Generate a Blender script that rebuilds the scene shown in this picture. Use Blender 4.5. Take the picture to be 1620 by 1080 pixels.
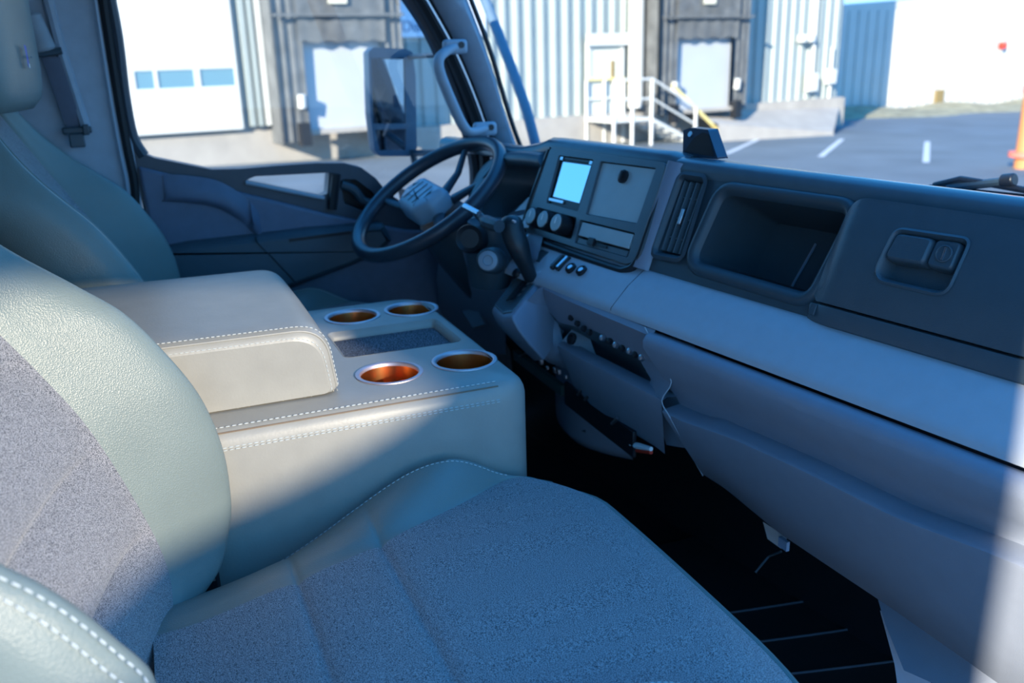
import bpy, bmesh, math, random
from math import sin, cos, pi, radians
from mathutils import Vector, Matrix, noise
random.seed(7)
sc = bpy.context.scene
for o in list(bpy.data.objects): bpy.data.objects.remove(o)
V = Vector

# ------------------------------------------------------------------ camera
FPX, PITCH, ROLL, HEAD = 1420.0, radians(17.8), radians(1.66), radians(158)
ZC = 2.30
_H = V((cos(HEAD), sin(HEAD), 0)); _U = V((0, 0, 1))
_F = _H*cos(PITCH) - _U*sin(PITCH)
_R = _F.cross(_U).normalized(); _UP = _R.cross(_F)
_X = _R*cos(ROLL) - _UP*sin(ROLL)
_D = -_UP*cos(ROLL) - _R*sin(ROLL)
CAM = V((0, 0, ZC))
cd = bpy.data.cameras.new('camera'); cam = bpy.data.objects.new('camera', cd)
sc.collection.objects.link(cam)
m = Matrix((_X, -_D, -_F)).transposed().to_4x4(); m.translation = CAM
cam.matrix_world = m
cd.sensor_width = 36; cd.lens = FPX*36/1620; cd.clip_start = 0.02; cd.clip_end = 500
cd.dof.use_dof = True; cd.dof.focus_distance = 1.12; cd.dof.aperture_fstop = 5.0
sc.camera = cam

# ------------------------------------------------------------------ light
sc.view_settings.view_transform = 'Standard'; sc.view_settings.look = 'None'
sc.view_settings.exposure = 0.0; sc.view_settings.gamma = 1.0
sc.view_settings.use_curve_mapping = False
w = bpy.data.worlds.new('sky'); sc.world = w; w.use_nodes = True
nt = w.node_tree; nt.nodes.clear()
_tc = nt.nodes.new('ShaderNodeTexCoord'); _sp = nt.nodes.new('ShaderNodeSeparateXYZ')
_cr = nt.nodes.new('ShaderNodeValToRGB'); _bg = nt.nodes.new('ShaderNodeBackground'); _o = nt.nodes.new('ShaderNodeOutputWorld')
nt.links.new(_tc.outputs['Generated'], _sp.inputs[0]); nt.links.new(_sp.outputs['Z'], _cr.inputs[0])
nt.links.new(_cr.outputs[0], _bg.inputs[0]); nt.links.new(_bg.outputs[0], _o.inputs[0])
e = _cr.color_ramp.elements
e[0].position = 0.0; e[0].color = (0.46, 0.72, 1.0, 1)
e[1].position = 0.75; e[1].color = (0.03, 0.30, 0.88, 1)
k = e.new(0.22); k.color = (0.09, 0.47, 1.0, 1)
_bg.inputs[1].default_value = 2.2

def rot_to(d):  # matrix whose -Z looks along d
    return V(d).to_track_quat('-Z', 'Y').to_matrix().to_4x4()
SUN_AZ = radians(128); SUN_EL = radians(20)
sd = bpy.data.lights.new('sun', 'SUN'); so = bpy.data.objects.new('sun', sd); sc.collection.objects.link(so)
sd.energy = 13.0; sd.color = (1.0, 0.90, 0.74); sd.angle = radians(0.3)
so.matrix_world = rot_to((cos(SUN_AZ)*cos(SUN_EL), sin(SUN_AZ)*cos(SUN_EL), -sin(SUN_EL)))
# added spot lamp standing in for low sun bounced off an unseen window pane
GD = V((cos(radians(203))*cos(radians(16)), sin(radians(203))*cos(radians(16)), -sin(radians(16))))
gp = V((-1.1, -0.075, 1.900)) - GD*9.0
gl = bpy.data.lights.new('glint_stand_in', 'SPOT'); go = bpy.data.objects.new('glint_stand_in', gl); sc.collection.objects.link(go)
gl.spot_size = 2*math.atan(.48/9.0); gl.spot_blend = .012; gl.shadow_soft_size = 0.03; gl.energy = 5600; gl.color = (1.0, 0.86, 0.66)
gm = rot_to(GD); gm.translation = gp; go.matrix_world = gm @ Matrix.Diagonal((1, .36, 1, 1))

# ------------------------------------------------------------------ materials
MATS = {}
def mat(name, col, rough=0.5, metal=0.0, var=0.06, scale=40, bump=0.0, bscale=300, spec=0.5, col2=None, kind='noise', **kw):
    if name in MATS: return MATS[name]
    m = bpy.data.materials.new(name); m.use_nodes = True
    n = m.node_tree; b = n.nodes['Principled BSDF']
    b.inputs['Roughness'].default_value = rough; b.inputs['Metallic'].default_value = metal
    b.inputs['Specular IOR Level'].default_value = spec
    tc = n.nodes.new('ShaderNodeTexCoord')
    nz = n.nodes.new('ShaderNodeTexNoise'); nz.inputs['Scale'].default_value = scale; nz.inputs['Detail'].default_value = 5
    n.links.new(tc.outputs['Object'], nz.inputs['Vector'])
    cr = n.nodes.new('ShaderNodeValToRGB'); n.links.new(nz.outputs['Fac'], cr.inputs[0])
    c = V(col)
    lo = c*(1-var) if col2 is None else V(col2); hi = c*(1+var) if col2 is None else c
    cr.color_ramp.elements[0].position = kw.get('p0', .3); cr.color_ramp.elements[1].position = kw.get('p1', .7)
    cr.color_ramp.elements[0].color = (*lo, 1); cr.color_ramp.elements[1].color = (*hi, 1)
    n.links.new(cr.outputs[0], b.inputs['Base Color'])
    if bump:
        bp = n.nodes.new('ShaderNodeBump'); bp.inputs['Strength'].default_value = bump; bp.inputs['Distance'].default_value = kw.get('bd', .001)
        if kind == 'voronoi':
            t2 = n.nodes.new('ShaderNodeTexVoronoi'); t2.inputs['Scale'].default_value = bscale; out = t2.outputs['Distance']
        else:
            t2 = n.nodes.new('ShaderNodeTexNoise'); t2.inputs['Scale'].default_value = bscale; t2.inputs['Detail'].default_value = 3; out = t2.outputs['Fac']
        n.links.new(tc.outputs['Object'], t2.inputs['Vector']); n.links.new(out, bp.inputs['Height']); n.links.new(bp.outputs[0], b.inputs['Normal'])
    if kw.get('sheen'): b.inputs['Sheen Weight'].default_value = kw['sheen']
    if kw.get('coat'): b.inputs['Coat Weight'].default_value = kw['coat']
    MATS[name] = m
    return m
def glass(name, tint=(0.93, 0.97, 1.0), refl=1.0):
    m = bpy.data.materials.new(name); m.use_nodes = True; n = m.node_tree; n.nodes.clear()
    o = n.nodes.new('ShaderNodeOutputMaterial'); mx = n.nodes.new('ShaderNodeMixShader'); fr = n.nodes.new('ShaderNodeMath')
    tr = n.nodes.new('ShaderNodeBsdfTransparent'); g = n.nodes.new('ShaderNodeBsdfGlossy')
    tr.inputs[0].default_value = (*tint, 1); g.inputs['Roughness'].default_value = 0.01; g.inputs[0].default_value = (refl, refl, refl, 1)
    ge = n.nodes.new('ShaderNodeNewGeometry'); dt = n.nodes.new('ShaderNodeVectorMath'); dt.operation = 'DOT_PRODUCT'
    n.links.new(ge.outputs['Incoming'], dt.inputs[0]); n.links.new(ge.outputs['Normal'], dt.inputs[1])
    ab = n.nodes.new('ShaderNodeMath'); ab.operation = 'ABSOLUTE'; n.links.new(dt.outputs['Value'], ab.inputs[0])
    su = n.nodes.new('ShaderNodeMath'); su.operation = 'SUBTRACT'; su.inputs[0].default_value = 1; n.links.new(ab.outputs[0], su.inputs[1])
    pw = n.nodes.new('ShaderNodeMath'); pw.operation = 'POWER'; pw.inputs[1].default_value = 5; n.links.new(su.outputs[0], pw.inputs[0])
    fr.operation = 'MULTIPLY_ADD'; fr.inputs[1].default_value = .90; fr.inputs[2].default_value = .05; n.links.new(pw.outputs[0], fr.inputs[0])
    n.links.new(fr.outputs[0], mx.inputs[0]); n.links.new(tr.outputs[0], mx.inputs[1]); n.links.new(g.outputs[0], mx.inputs[2]); n.links.new(mx.outputs[0], o.inputs[0])
    MATS[name] = m; return m

LEATHER = mat('grey_leather', (.19, .23, .215), .36, bump=.45, bscale=620, kind='voronoi', bd=.0006, var=.05, scale=12, spec=.5)
LEATHER2 = mat('console_leather', (.33, .32, .285), .40, bump=.30, bscale=260, bd=.0006, var=.05, scale=25)
FABRIC = mat('speckled_seat_fabric', (.40, .385, .39), .95, col2=(.045, .052, .065), scale=950, p0=.40, p1=.56, bump=.6, bscale=600, bd=.001, sheen=.25, spec=.2)
DASHM = mat('grey_soft_dash_plastic', (.39, .43, .48), .42, bump=.30, bscale=900, kind='voronoi', bd=.0004, var=.03)
DASHL = mat('grey_lower_dash_plastic', (.22, .25, .31), .45, bump=.30, bscale=900, kind='voronoi', bd=.0004, var=.03)
DARK = mat('charcoal_dash_plastic', (.040, .064, .080), .42, bump=.35, bscale=900, kind='voronoi', bd=.0004, var=.04)
DARKP = mat('glove_box_plastic', (.055, .085, .105), .38, bump=.35, bscale=900, kind='voronoi', bd=.0004, var=.04)
PADM = mat('dash_pad_vinyl', (.08, .12, .145), .24, bump=.15, bscale=900, kind='voronoi', bd=.0003)
BLACK = mat('black_plastic', (.012, .014, .018), .4)
RUBBER = mat('black_rubber', (.008, .009, .011), .6)
BEZEL = mat('slate_bezel_plastic', (.09, .125, .145), .3)
PANEL = mat('grey_blank_panel', (.36, .44, .46), .35, var=.03)
STITCH = mat('pale_stitching', (.54, .58, .57), .7)
TRIMG = mat('light_grey_trim', (.30, .33, .36), .6, bump=.2, bscale=500, bd=.0005)
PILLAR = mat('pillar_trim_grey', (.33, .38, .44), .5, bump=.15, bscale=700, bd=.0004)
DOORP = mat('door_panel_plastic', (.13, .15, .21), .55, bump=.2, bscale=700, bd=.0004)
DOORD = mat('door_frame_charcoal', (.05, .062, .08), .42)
METAL = mat('brushed_steel', (.62, .62, .66), .3, metal=1.0)
RING = mat('pinkish_steel_ring', (.62, .52, .54), .5, metal=.85)
COPPER = mat('copper_cup', (.80, .36, .13), .28, metal=1.0)
CARPET = mat('speckled_black_carpet', (.24, .26, .30), .95, col2=(.008, .01, .015), scale=520, p0=.42, p1=.62, bump=.8, bscale=500, bd=.002)
FLOORM = mat('black_floor_mat', (.006, .007, .009), .55)
BELT = mat('grey_seat_belt_webbing', (.12, .13, .17), .8, bump=.4, bscale=900)
SCREEN = mat('screen_glass', (.02, .025, .03), .06, spec=1.0, coat=1.0)
WHITEP = mat('white_plastic', (.8, .8, .8), .4)
RED = mat('red_plastic', (.6, .04, .02), .4)
BLUE = mat('blue_emblem', (.02, .09, .55), .4)
GLASS = glass('clear_glass')
MIRROR = mat('mirror_silver', (.26, .31, .36), .03, metal=1.0, var=.0)
ASPHALT = mat('asphalt', (.12, .15, .17), .9, var=.18, scale=.6)
PAINTW = mat('white_road_paint', (.55, .57, .58), .8, var=.15, scale=8)
CONC = mat('pale_concrete', (.36, .33, .29), .85, var=.10, scale=2.0)
SIDING = mat('pale_blue_siding', (.33, .37, .35), .5, var=.05, scale=1)
SIDEW = mat('white_wall_panel', (.55, .54, .50), .6, var=.04, scale=1)
WHITEM = mat('white_painted_metal', (.62, .62, .58), .5, var=.03)
DOCKF = mat('grey_dock_fabric', (.115, .12, .12), .85, var=.25, scale=3)
DOCKD = mat('pale_dock_door', (.42, .44, .46), .6, var=.04, scale=1)
BROWN = mat('brown_hatch', (.25, .18, .07), .8)
ORANGE = mat('orange_painted_steel', (.55, .22, .08), .6, var=.1)
GRASS = mat('dry_verge_grass', (.30, .27, .17), .95, var=.4, scale=2)
YELLOW = mat('yellow_handrail', (.75, .62, .25), .5)

# ------------------------------------------------------------------ mesh helpers
A8 = radians(8)
OLD = Matrix.Rotation(A8, 4, 'Z')            # the dash and the yard lie 8 degrees off the seats' axes
def O(x, y, z): return OLD @ V((x, y, z))
TI = radians(22.8)
TV = V((0, sin(TI), cos(TI))); NV = V((0, -cos(TI), sin(TI))); O1 = V((0, 1.0, 2.1))
def PL(s, t, d=0): return OLD @ (O1 + V((s, 0, 0)) + TV*t + NV*d)   # sloping upper dash face: across, up, out
def ray(px, py): return (_F*FPX + _X*(px-810) + _D*(py-540)).normalized()
def seen(px, py, u=None, v=None, z=None):       # a point on the plane u=, v= or z= in the cab's axes
    r = ray(px, py)
    t = u/r.x if u is not None else (v/r.y if v is not None else (z-ZC)/r.z)
    return CAM + r*t
def seenO(px, py, x=None, y=None, z=None):      # the same in the dash's and the yard's axes
    r = OLD.inverted() @ ray(px, py)
    t = x/r.x if x is not None else (y/r.y if y is not None else (z-ZC)/r.z)
    return V((0, 0, ZC)) + r*t

COL = sc.collection
INV = {}
def thing(name, label=None, cat=None, loc=(0, 0, 0), rz=0.0, group=None, kind=None):
    o = bpy.data.objects.new(name, None); COL.objects.link(o)
    o.location = loc; o.rotation_euler = (0, 0, rz); o.empty_display_size = .05
    INV[o.name] = (Matrix.Translation(V(loc)) @ Matrix.Rotation(rz, 4, 'Z')).inverted()
    tag(o, label, cat, group, kind); return o
def tag(o, label=None, cat=None, group=None, kind=None):
    if label: o['label'] = label
    if cat: o['category'] = cat
    if group: o['group'] = group
    if kind: o['kind'] = kind
    return o
class MB:
    def __init__(s): s.bm = bmesh.new()
    def poly(s, pts): return s.bm.faces.new([s.bm.verts.new(p) for p in pts])
    def grid(s, rows, close_u=False, close_v=False, cap=False):
        vs = [[s.bm.verts.new(p) for p in r] for r in rows]
        n, k = len(vs), len(vs[0])
        for i in range(n if close_u else n-1):
            for j in range(k if close_v else k-1):
                a, b, c, d = vs[i][j], vs[(i+1) % n][j], vs[(i+1) % n][(j+1) % k], vs[i][(j+1) % k]
                try: s.bm.faces.new((a, b, c, d))
                except ValueError: pass
        if cap:
            for r in (vs[0], vs[-1]):
                try: s.bm.faces.new(r)
                except ValueError: pass
        return s
    def box(s, c, d, M=None, ax=None):
        c = V(c); h = V(d)/2; P = []
        for i in (-1, 1):
            for j in (-1, 1):
                for k_ in (-1, 1):
                    q = V((i*h.x, j*h.y, k_*h.z))
                    if ax: q = ax[0]*q.x + ax[1]*q.y + ax[2]*q.z
                    q = c + q
                    P.append(s.bm.verts.new(M @ q if M else q))
        for f in ((0, 1, 3, 2), (4, 6, 7, 5), (0, 4, 5, 1), (2, 3, 7, 6), (0, 2, 6, 4), (1, 5, 7, 3)):
            s.bm.faces.new([P[i] for i in f])
        return s
    def tube(s, pts, r, n=12, cap=True, closed=False, flat=1.0, up=None):
        pts = [V(p) for p in pts]; rows = []; N = len(pts)
        prev = None
        for i, p in enumerate(pts):
            a = pts[(i-1) % N] if (i or closed) else p; b = pts[(i+1) % N] if (i < N-1 or closed) else p
            t = (b-a).normalized()
            if prev is None:
                q = V(up) if up else (V((0, 0, 1)) if abs(t.z) < .9 else V((1, 0, 0)))
            else: q = prev
            x = (q - t*q.dot(t)).normalized(); prev = x; y = t.cross(x)
            rr = r[i] if isinstance(r, (list, tuple)) else r
            rows.append([p + x*cos(2*pi*j/n)*rr*flat + y*sin(2*pi*j/n)*rr for j in range(n)])
        return s.grid(rows, close_u=closed, close_v=True, cap=cap and not closed)
    def lathe(s, prof, M, n=32, cap=True):
        rows = [[M @ V((r*cos(2*pi*j/n), r*sin(2*pi*j/n), z)) for j in range(n)] for r, z in prof]
        s.grid(rows, close_v=True)
        return s
    def disc(s, M, r, n=32): s.poly([M @ V((r*cos(2*pi*j/n), r*sin(2*pi*j/n), 0)) for j in range(n)]); return s
    def plate(s, outer, holes, f, th, back=True):
        """flat plate with holes; f maps (a, b, depth) to a point"""
        def fill(d):
            b2 = bmesh.new(); es = []; loops = []
            for lp in [outer]+holes:
                vs = [b2.verts.new((p[0], p[1], 0)) for p in lp]
                es += [b2.edges.new((vs[i], vs[(i+1) % len(vs)])) for i in range(len(vs))]
            b2.verts.index_update()
            bmesh.ops.triangle_fill(b2, use_beauty=True, use_dissolve=False, edges=es)
            mp = {v: s.bm.verts.new(f(v.co.x, v.co.y, d)) for v in b2.verts}
            for fc in b2.faces:
                try: s.bm.faces.new([mp[v] for v in fc.verts])
                except ValueError: pass
            out = [mp[v] for v in b2.verts]; b2.free(); return out
        A = fill(0); 
        if th:
            B = fill(-th) if back else [s.bm.verts.new(f(p[0], p[1], -th)) for lp in [outer]+holes for p in lp]
            i = 0
            for lp in [outer]+holes:
                n = len(lp)
                for j in range(n): s.bm.faces.new((A[i+j], A[i+(j+1) % n], B[i+(j+1) % n], B[i+j]))
                i += n
        return s
    def build(s, name, m, parent=None, label=None, smooth=35, bevel=0, seg=2, kind=None, sub=0):
        bmesh.ops.recalc_face_normals(s.bm, faces=s.bm.faces)
        inv = INV.get(parent.name) if parent is not None else None
        root = parent
        if parent is not None and inv is None: inv = INV[parent.parent.name]
        if inv is not None: s.bm.transform(inv)
        me = bpy.data.meshes.new(name); s.bm.to_mesh(me); s.bm.free()
        me.materials.append(m)
        if smooth:
            for p in me.polygons: p.use_smooth = True
            me.set_sharp_from_angle(angle=radians(smooth))
        o = bpy.data.objects.new(name, me); COL.objects.link(o)
        if parent is not None: o.parent = parent
        if bevel:
            b = o.modifiers.new('bevel', 'BEVEL'); b.width = bevel; b.segments = seg; b.limit_method = 'ANGLE'; b.angle_limit = radians(40)
            b.harden_normals = False
        if sub:
            b = o.modifiers.new('sub', 'SUBSURF'); b.levels = sub; b.render_levels = sub
        if label: o['label'] = label
        if kind: o['kind'] = kind
        return o
def rpoly(pts, r, n=5):
    """round the corners of a polygon"""
    out = []; N = len(pts); pts = [V(p[:2]) for p in pts]
    for i in range(N):
        p = pts[i]; a = pts[i-1]-p; b = pts[(i+1) % N]-p
        rr = r[i] if isinstance(r, (list, tuple)) else r
        if rr <= 0: out.append(p); continue
        ang = a.angle(b); t = min(rr/math.tan(ang/2), a.length*.48, b.length*.48)
        A = p+a.normalized()*t; B = p+b.normalized()*t
        for k in range(n+1):
            q = k/n; out.append(A*(1-q)**2 + p*2*q*(1-q) + B*q*q)
    return out
def inset(poly, d):
    N = len(poly); out = []; ar = sum(poly[i].x*poly[(i+1) % N].y-poly[(i+1) % N].x*poly[i].y for i in range(N))
    sg = 1 if ar > 0 else -1
    for i in range(N):
        a = poly[i-1]; b = poly[(i+1) % N]; t = (b-a)
        if t.length < 1e-9: out.append(poly[i]); continue
        t.normalize(); out.append(poly[i] + V((-t.y, t.x))*d*sg)
    return out
def circ(cx, cy, r, n=28): return [V((cx+r*cos(2*pi*i/n), cy+r*sin(2*pi*i/n))) for i in range(n)]
def interp(tab, x):
    if x <= tab[0][0]: return tab[0][1]
    for (a, p), (b, q) in zip(tab, tab[1:]):
        if x <= b:
            return p+(q-p)*(x-a)/(b-a)
    return tab[-1][1]
def smoothtab(tab, x):
    h = (tab[-1][0]-tab[0][0])*.03
    return (interp(tab, x-h)+interp(tab, x-h/2)+interp(tab, x)+interp(tab, x+h/2)+interp(tab, x+h))/5
def along(pts, step):
    pts = [V(p) for p in pts]; out = []; acc = 0
    for a, b in zip(pts, pts[1:]):
        L = (b-a).length
        while acc < L: out.append((a+(b-a)*(acc/L), (b-a).normalized())); acc += step
        acc -= L
    return out
def stitches(parent, paths, name='stitching', step=.0085, ln=.0055, r=.0009, m=None):
    b = MB()
    for pth in paths:
        for p, t in along(pth, step):
            b.tube([p - t*ln/2, p, p + t*ln/2], [r*.6, r, r*.6], n=6)
    return b.build(name, m or STITCH, parent, kind='stuff')
def frameM(origin, x, y, z):
    M = Matrix((x, y, z)).transposed().to_4x4(); M.translation = origin; return M
def join_curve(pts, n=8):   # catmull-rom
    P = [V(p) for p in pts]; out = []
    for i in range(len(P)-1):
        p0, p1, p2, p3 = P[max(i-1, 0)], P[i], P[i+1], P[min(i+2, len(P)-1)]
        for k in range(n):
            t = k/n
            out.append(.5*((2*p1)+(p2-p0)*t+(2*p0-5*p1+4*p2-p3)*t*t+(3*p1-p0-3*p2+p3)*t**3))
    out.append(P[-1]); return out

def spl(tab, x):
    """smooth curve through a table"""
    n = len(tab)
    if x <= tab[0][0]: return tab[0][1]
    if x >= tab[-1][0]: return tab[-1][1]
    for i in range(n-1):
        if x <= tab[i+1][0]: break
    x0, y0 = tab[i]; x1, y1 = tab[i+1]; h = x1-x0
    m0 = (y1-tab[i-1][1])/(x1-tab[i-1][0]) if i else (y1-y0)/h
    m1 = (tab[i+2][1]-y0)/(tab[i+2][0]-x0) if i < n-2 else (y1-y0)/h
    t = (x-x0)/h
    return y0*(2*t**3-3*t*t+1)+h*m0*(t**3-2*t*t+t)+y1*(3*t*t-2*t**3)+h*m1*(t**3-t*t)
# ================================================================== THE YARD
WX = -21.0
def gz(y): return .2 - .024*y
def yard():
    g = MB(); g.poly([OLD @ V((x, y, gz(y))) for x, y in ((-60, -60), (40, -60), (40, 90), (-60, 90))])
    tag(g.build('floor_asphalt', ASPHALT, None), kind='structure', label='dark blue-grey asphalt yard')
    # main warehouse
    t = thing('warehouse', 'long warehouse clad in pale blue ribbed siding beyond the asphalt yard', 'building', O(WX, 14, 0), A8)
    b = MB(); b.box((WX-6, 14.9+0, 5.7), (11.9, 19.8, 10.6), OLD); b.build('wall', SIDING, t)
    # ribbed siding sheets, one object each
    sheet = None; y = 8.9
    def sheetmesh():
        b = MB(); P = [(0, .0), (.05, .0), (.09, .07), (.20, .07), (.24, .0), (.385, .0)]
        b.grid([[V((d, yy, z)) for yy, d in P] for z in (.0, 5.6)])
        return b
    y = 8.9; proto = None
    while y < 24.5:
        for (zlo) in (.62,):
            if proto is None:
                b = sheetmesh(); b.bm.transform(OLD @ Matrix.Translation((WX+.02, y, zlo)))
                proto = b.build('siding_sheet', SIDING, t, smooth=0); y0 = y
                base = proto.matrix_local.copy()
            else:
                o = proto.copy(); COL.objects.link(o); o.parent = t; o.matrix_local = Matrix.Translation((0, y-y0, 0)) @ base
        y += .385
    b = MB(); b.box((WX+.05, 16.9, .18), (.5, 15.8, .9), OLD); b.build('concrete_base', CONC, t)
    b = MB(); b.box((WX-.02, 5.6, .1), (.3, 7.4, 1.4), OLD); b.build('concrete_base', CONC, t)
    # pale columns between door and dock
    for yy in (5.45, 5.62, 5.80):
        b = MB(); b.box((WX+.15, yy, 3.6), (.3, .11, 5.4), OLD); b.build('corner_column', WHITEM if yy > 5.7 else SIDING, t)
    b = MB(); b.box((WX-.1, 4.2, 4), (.2, 6.0, 7), OLD); b.build('wall', SIDEW, t)
    # downspout, conduit
    b = MB(); b.tube([O(WX+.35, 16.13, 5), O(WX+.35, 16.13, .75)], .21, n=10); b.build('downspout', WHITEM, t)
    b = MB(); b.tube([O(WX+.2, 23.3, 5), O(WX+.2, 23.3, 1.4)], .05, n=8); b.tube([O(WX+.2, 24.15, 2.2), O(WX+.2, 24.15, .5)], .05, n=8); b.build('conduit', WHITEM, t)
    for (yy, zz, w_, h_) in ((23.25, 1.15, .42, .55), (24.1, 1.3, .36, .45)):
        b = MB(); b.box((WX+.25, yy, zz), (.2, w_, h_), OLD); b.build('electrical_box', WHITEM, t, bevel=.02)
    for yy in (22.7, 23.05):
        b = MB(); b.box((WX+.25, yy, 2.48), (.25, .2, .22), OLD); b.build('wall_lamp', WHITEM, t, bevel=.02)
    # garage door
    t = thing('garage_door', 'wide white sectional garage door with a row of small windows, left end of the warehouse', 'door', O(WX, 3.9, .86), A8)
    b = MB(); y0, y1 = .6, 5.22
    b.plate([(y0, .86), (y1, .86), (y1, 6), (y0, 6)], [[(a, 1.79), (c, 1.79), (c, 2.16), (a, 2.16)] for a, c in ((1.15, 1.95), (2.13, 2.93), (3.1, 3.48), (3.55, 4.3), (4.42, 5.16))],
            lambda a, c, d: O(WX+.28+d, a, c), .06); b.build('door_leaf', WHITEM, t)
    for a, c in ((1.15, 1.95), (2.13, 2.93), (3.1, 3.48), (3.55, 4.3), (4.42, 5.16)):
        b = MB(); b.box((WX+.24, (a+c)/2, 1.975), (.02, c-a, .39), OLD); b.build('window_pane', mat('garage_pane', (.10, .22, .28), .08, spec=1), t)
    # dock shelters
    for (y0, y1, dy0, dy1, dz0, dz1, lab) in (
        (5.88, 8.85, 6.5, 8.32, .86, 2.70, 'grey canvas dock shelter around a pale door, next to the white garage door'),
        (16.42, 19.68, 17.05, 19.1, .72, 2.60, 'grey canvas dock shelter right of the stairs and white downspout')):
        t = thing('dock_shelter', lab, 'dock', O(WX, (y0+y1)/2, .7), A8, group='dock shelters')
        D = 1.05
        for a, c in ((y0, dy0), (dy1, y1)):
            b = MB(); rows = []
            for i in range(7):
                q = i/6; rows.append([O(WX+D*(1-.10*abs(sin(q*9))), a+(c-a)*q, .55), O(WX+D, a+(c-a)*q, 5.0)])
            b.grid(rows); b.box((WX+D/2-.1, a+(.02 if a == y0 else c-a-.02), 2.7), (D-.1, .04, 4.4), OLD); b.build('side_pad', DOCKF, t)
        b = MB(); rows = []
        for i in range(15):
            q = i/14; y = dy0-.1+(dy1-dy0+.2)*q
            rows.append([O(WX+D+.02+.03*sin(i*2.3), y, dz1-.05+.03*sin(i*1.7)), O(WX+D+.06+.02*sin(i*2.3), y, dz1+.55), O(WX+D+.1, y, 5.2)])
        b.grid(rows); b.build('head_curtain', DOCKF, t)
        b = MB(); b.box((WX+D+.12, (y0+y1)/2, dz1+.5), (.08, y1-y0, .06), OLD); b.build('curtain_rail', DOCKF, t)
        b = MB(); b.box((WX+.82, (dy0+dy1)/2, (dz0+dz1)/2), (.08, dy1-dy0+.1, dz1-dz0+.2), OLD); b.build('dock_door', DOCKD, t)
        b = MB(); b.box((WX+.82, (dy0+dy1)/2, dz0-.12), (.5, dy1-dy0, .1), OLD); b.build('dock_sill', CONC, t)
        for yy in (dy0-.16, dy1+.12):
            b = MB(); b.box((WX+D+.05, yy, dz0-.15), (.25, .22, .5), OLD); b.build('rubber_bumper', RUBBER, t)
            b = MB(); b.tube([O(WX+D+.05, yy, dz0+.42), O(WX+D+.08, yy, dz0+.70)], .09, n=10); b.build('guide_lamp', WHITEM, t)
        b = MB(); b.box((WX+D+.14, (y0+y1)/2-.05, 3.58), (.03, .42, .3), OLD); b.build('number_plate', mat('ivory_plate', (.7, .66, .5), .6), t)
    # blue-white company sign
    t = thing('wall_sign', 'white and blue wall sign with lettering above the side mirror', 'sign', O(WX+.1, 10, 2.7), A8)
    b = MB(); b.box((WX+.12, 10.3, 3.6), (.06, 2.5, 1.75), OLD); b.build('sign_board', mat('sign_white', (.72, .80, .90), .5), t, bevel=.01)
    def text(body, name, size, loc, m, parent, ext=.01):
        c = bpy.data.curves.new(name, 'FONT'); c.body = body; c.size = size; c.extrude = ext
        o = bpy.data.objects.new(name, c); me = bpy.data.meshes.new_from_object(o); bpy.data.objects.remove(o)
        me.materials.append(m); o = bpy.data.objects.new(name, me); COL.objects.link(o)
        M = OLD @ frameM(V(loc), V((0, 1, 0)), V((0, 0, 1)), V((1, 0, 0)))
        if parent: o.parent = parent; o.matrix_local = INV[parent.name] @ M
        else: o.matrix_world = M
        return o
    INKB = mat('blue_sign_ink', (.05, .16, .32), .6)
    text('Distribution', 'lettering', .36, (WX+.16, 9.25, 2.86), INKB, t)
    text('S', 'lettering', .40, (WX+.16, 9.95, 3.4), INKB, t)
    # personnel door + sign + stair
    t = thing('personnel_door', 'pale personnel door at the stair top beside the white downspout', 'door', O(WX+.1, 15.2, .6), A8)
    b = MB(); b.box((WX+.14, 15.2, 1.5), (.1, 1.05, 1.9), OLD); b.build('door_leaf', mat('cream_door', (.62, .62, .54), .6), t)
    b = MB(); b.plate([(14.6, .6), (15.8, .6), (15.8, 2.52), (14.6, 2.52)], [[(14.7, .62), (15.7, .62), (15.7, 2.42), (14.7, 2.42)]], lambda a, c, d: O(WX+.24+d, a, c), .12); b.build('door_frame', WHITEM, t)
    b = MB(); b.box((WX+.2, 15.45, 1.72), (.03, .12, .62), OLD); b.build('window_pane', BROWN, t)
    t2 = thing('door_sign', 'narrow white sign board above the personnel door', 'sign', O(WX+.3, 15.2, 2.5), A8)
    b = MB(); b.box((WX+.32, 15.22, 2.58), (.05, 1.42, .30), OLD); b.build('sign_board', WHITEM, t2)
    b = MB(); b.box((WX+.35, 15.22, 2.58), (.008, 1.15, .03), OLD); b.build('lettering', mat('grey_ink', (.4, .45, .5), .6), t2)
    t = thing('entrance_stairs', 'white steel stairs with handrails up to the personnel door', 'stairs', O(WX+.8, 15.6, 0), A8)
    b = MB(); b.box((WX+.9, 15.1, .52), (1.3, 1.3, .08), OLD); b.build('landing', WHITEM, t)
    for k in range(5):
        b = MB(); b.box((WX+.9, 15.9+.3*k, .42-.14*k), (1.2, .3, .05), OLD); b.build('tread', WHITEM, t)
    for x in (WX+.3, WX+1.55):
        b = MB(); b.tube([O(x, 15.75, .5), O(x, 17.3, -.22)], .06, n=6); b.build('stringer', WHITEM, t)
        b = MB(); b.tube([O(x, 14.5, 1.55), O(x, 15.75, 1.55), O(x, 17.35, .72)], .035, n=6); b.build('handrail', YELLOW if x < WX+1 else WHITEM, t)
        b = MB(); b.tube([O(x, 14.5, 1.05), O(x, 15.75, 1.05), O(x, 17.35, .25)], .03, n=6); b.build('handrail', WHITEM, t)
        for yy, zt in ((14.5, 1.55), (15.1, 1.55), (15.75, 1.55), (17.3, .72)):
            b = MB(); b.tube([O(x, yy, -.2), O(x, yy, zt)], .045, n=6); b.build('post', WHITEM, t)
    b = MB(); b.tube([O(WX+1.5, 16.5, 1.35), O(WX+1.5, 18.4, -.1)], .05, n=6); b.build('handrail', YELLOW, t)
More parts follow.
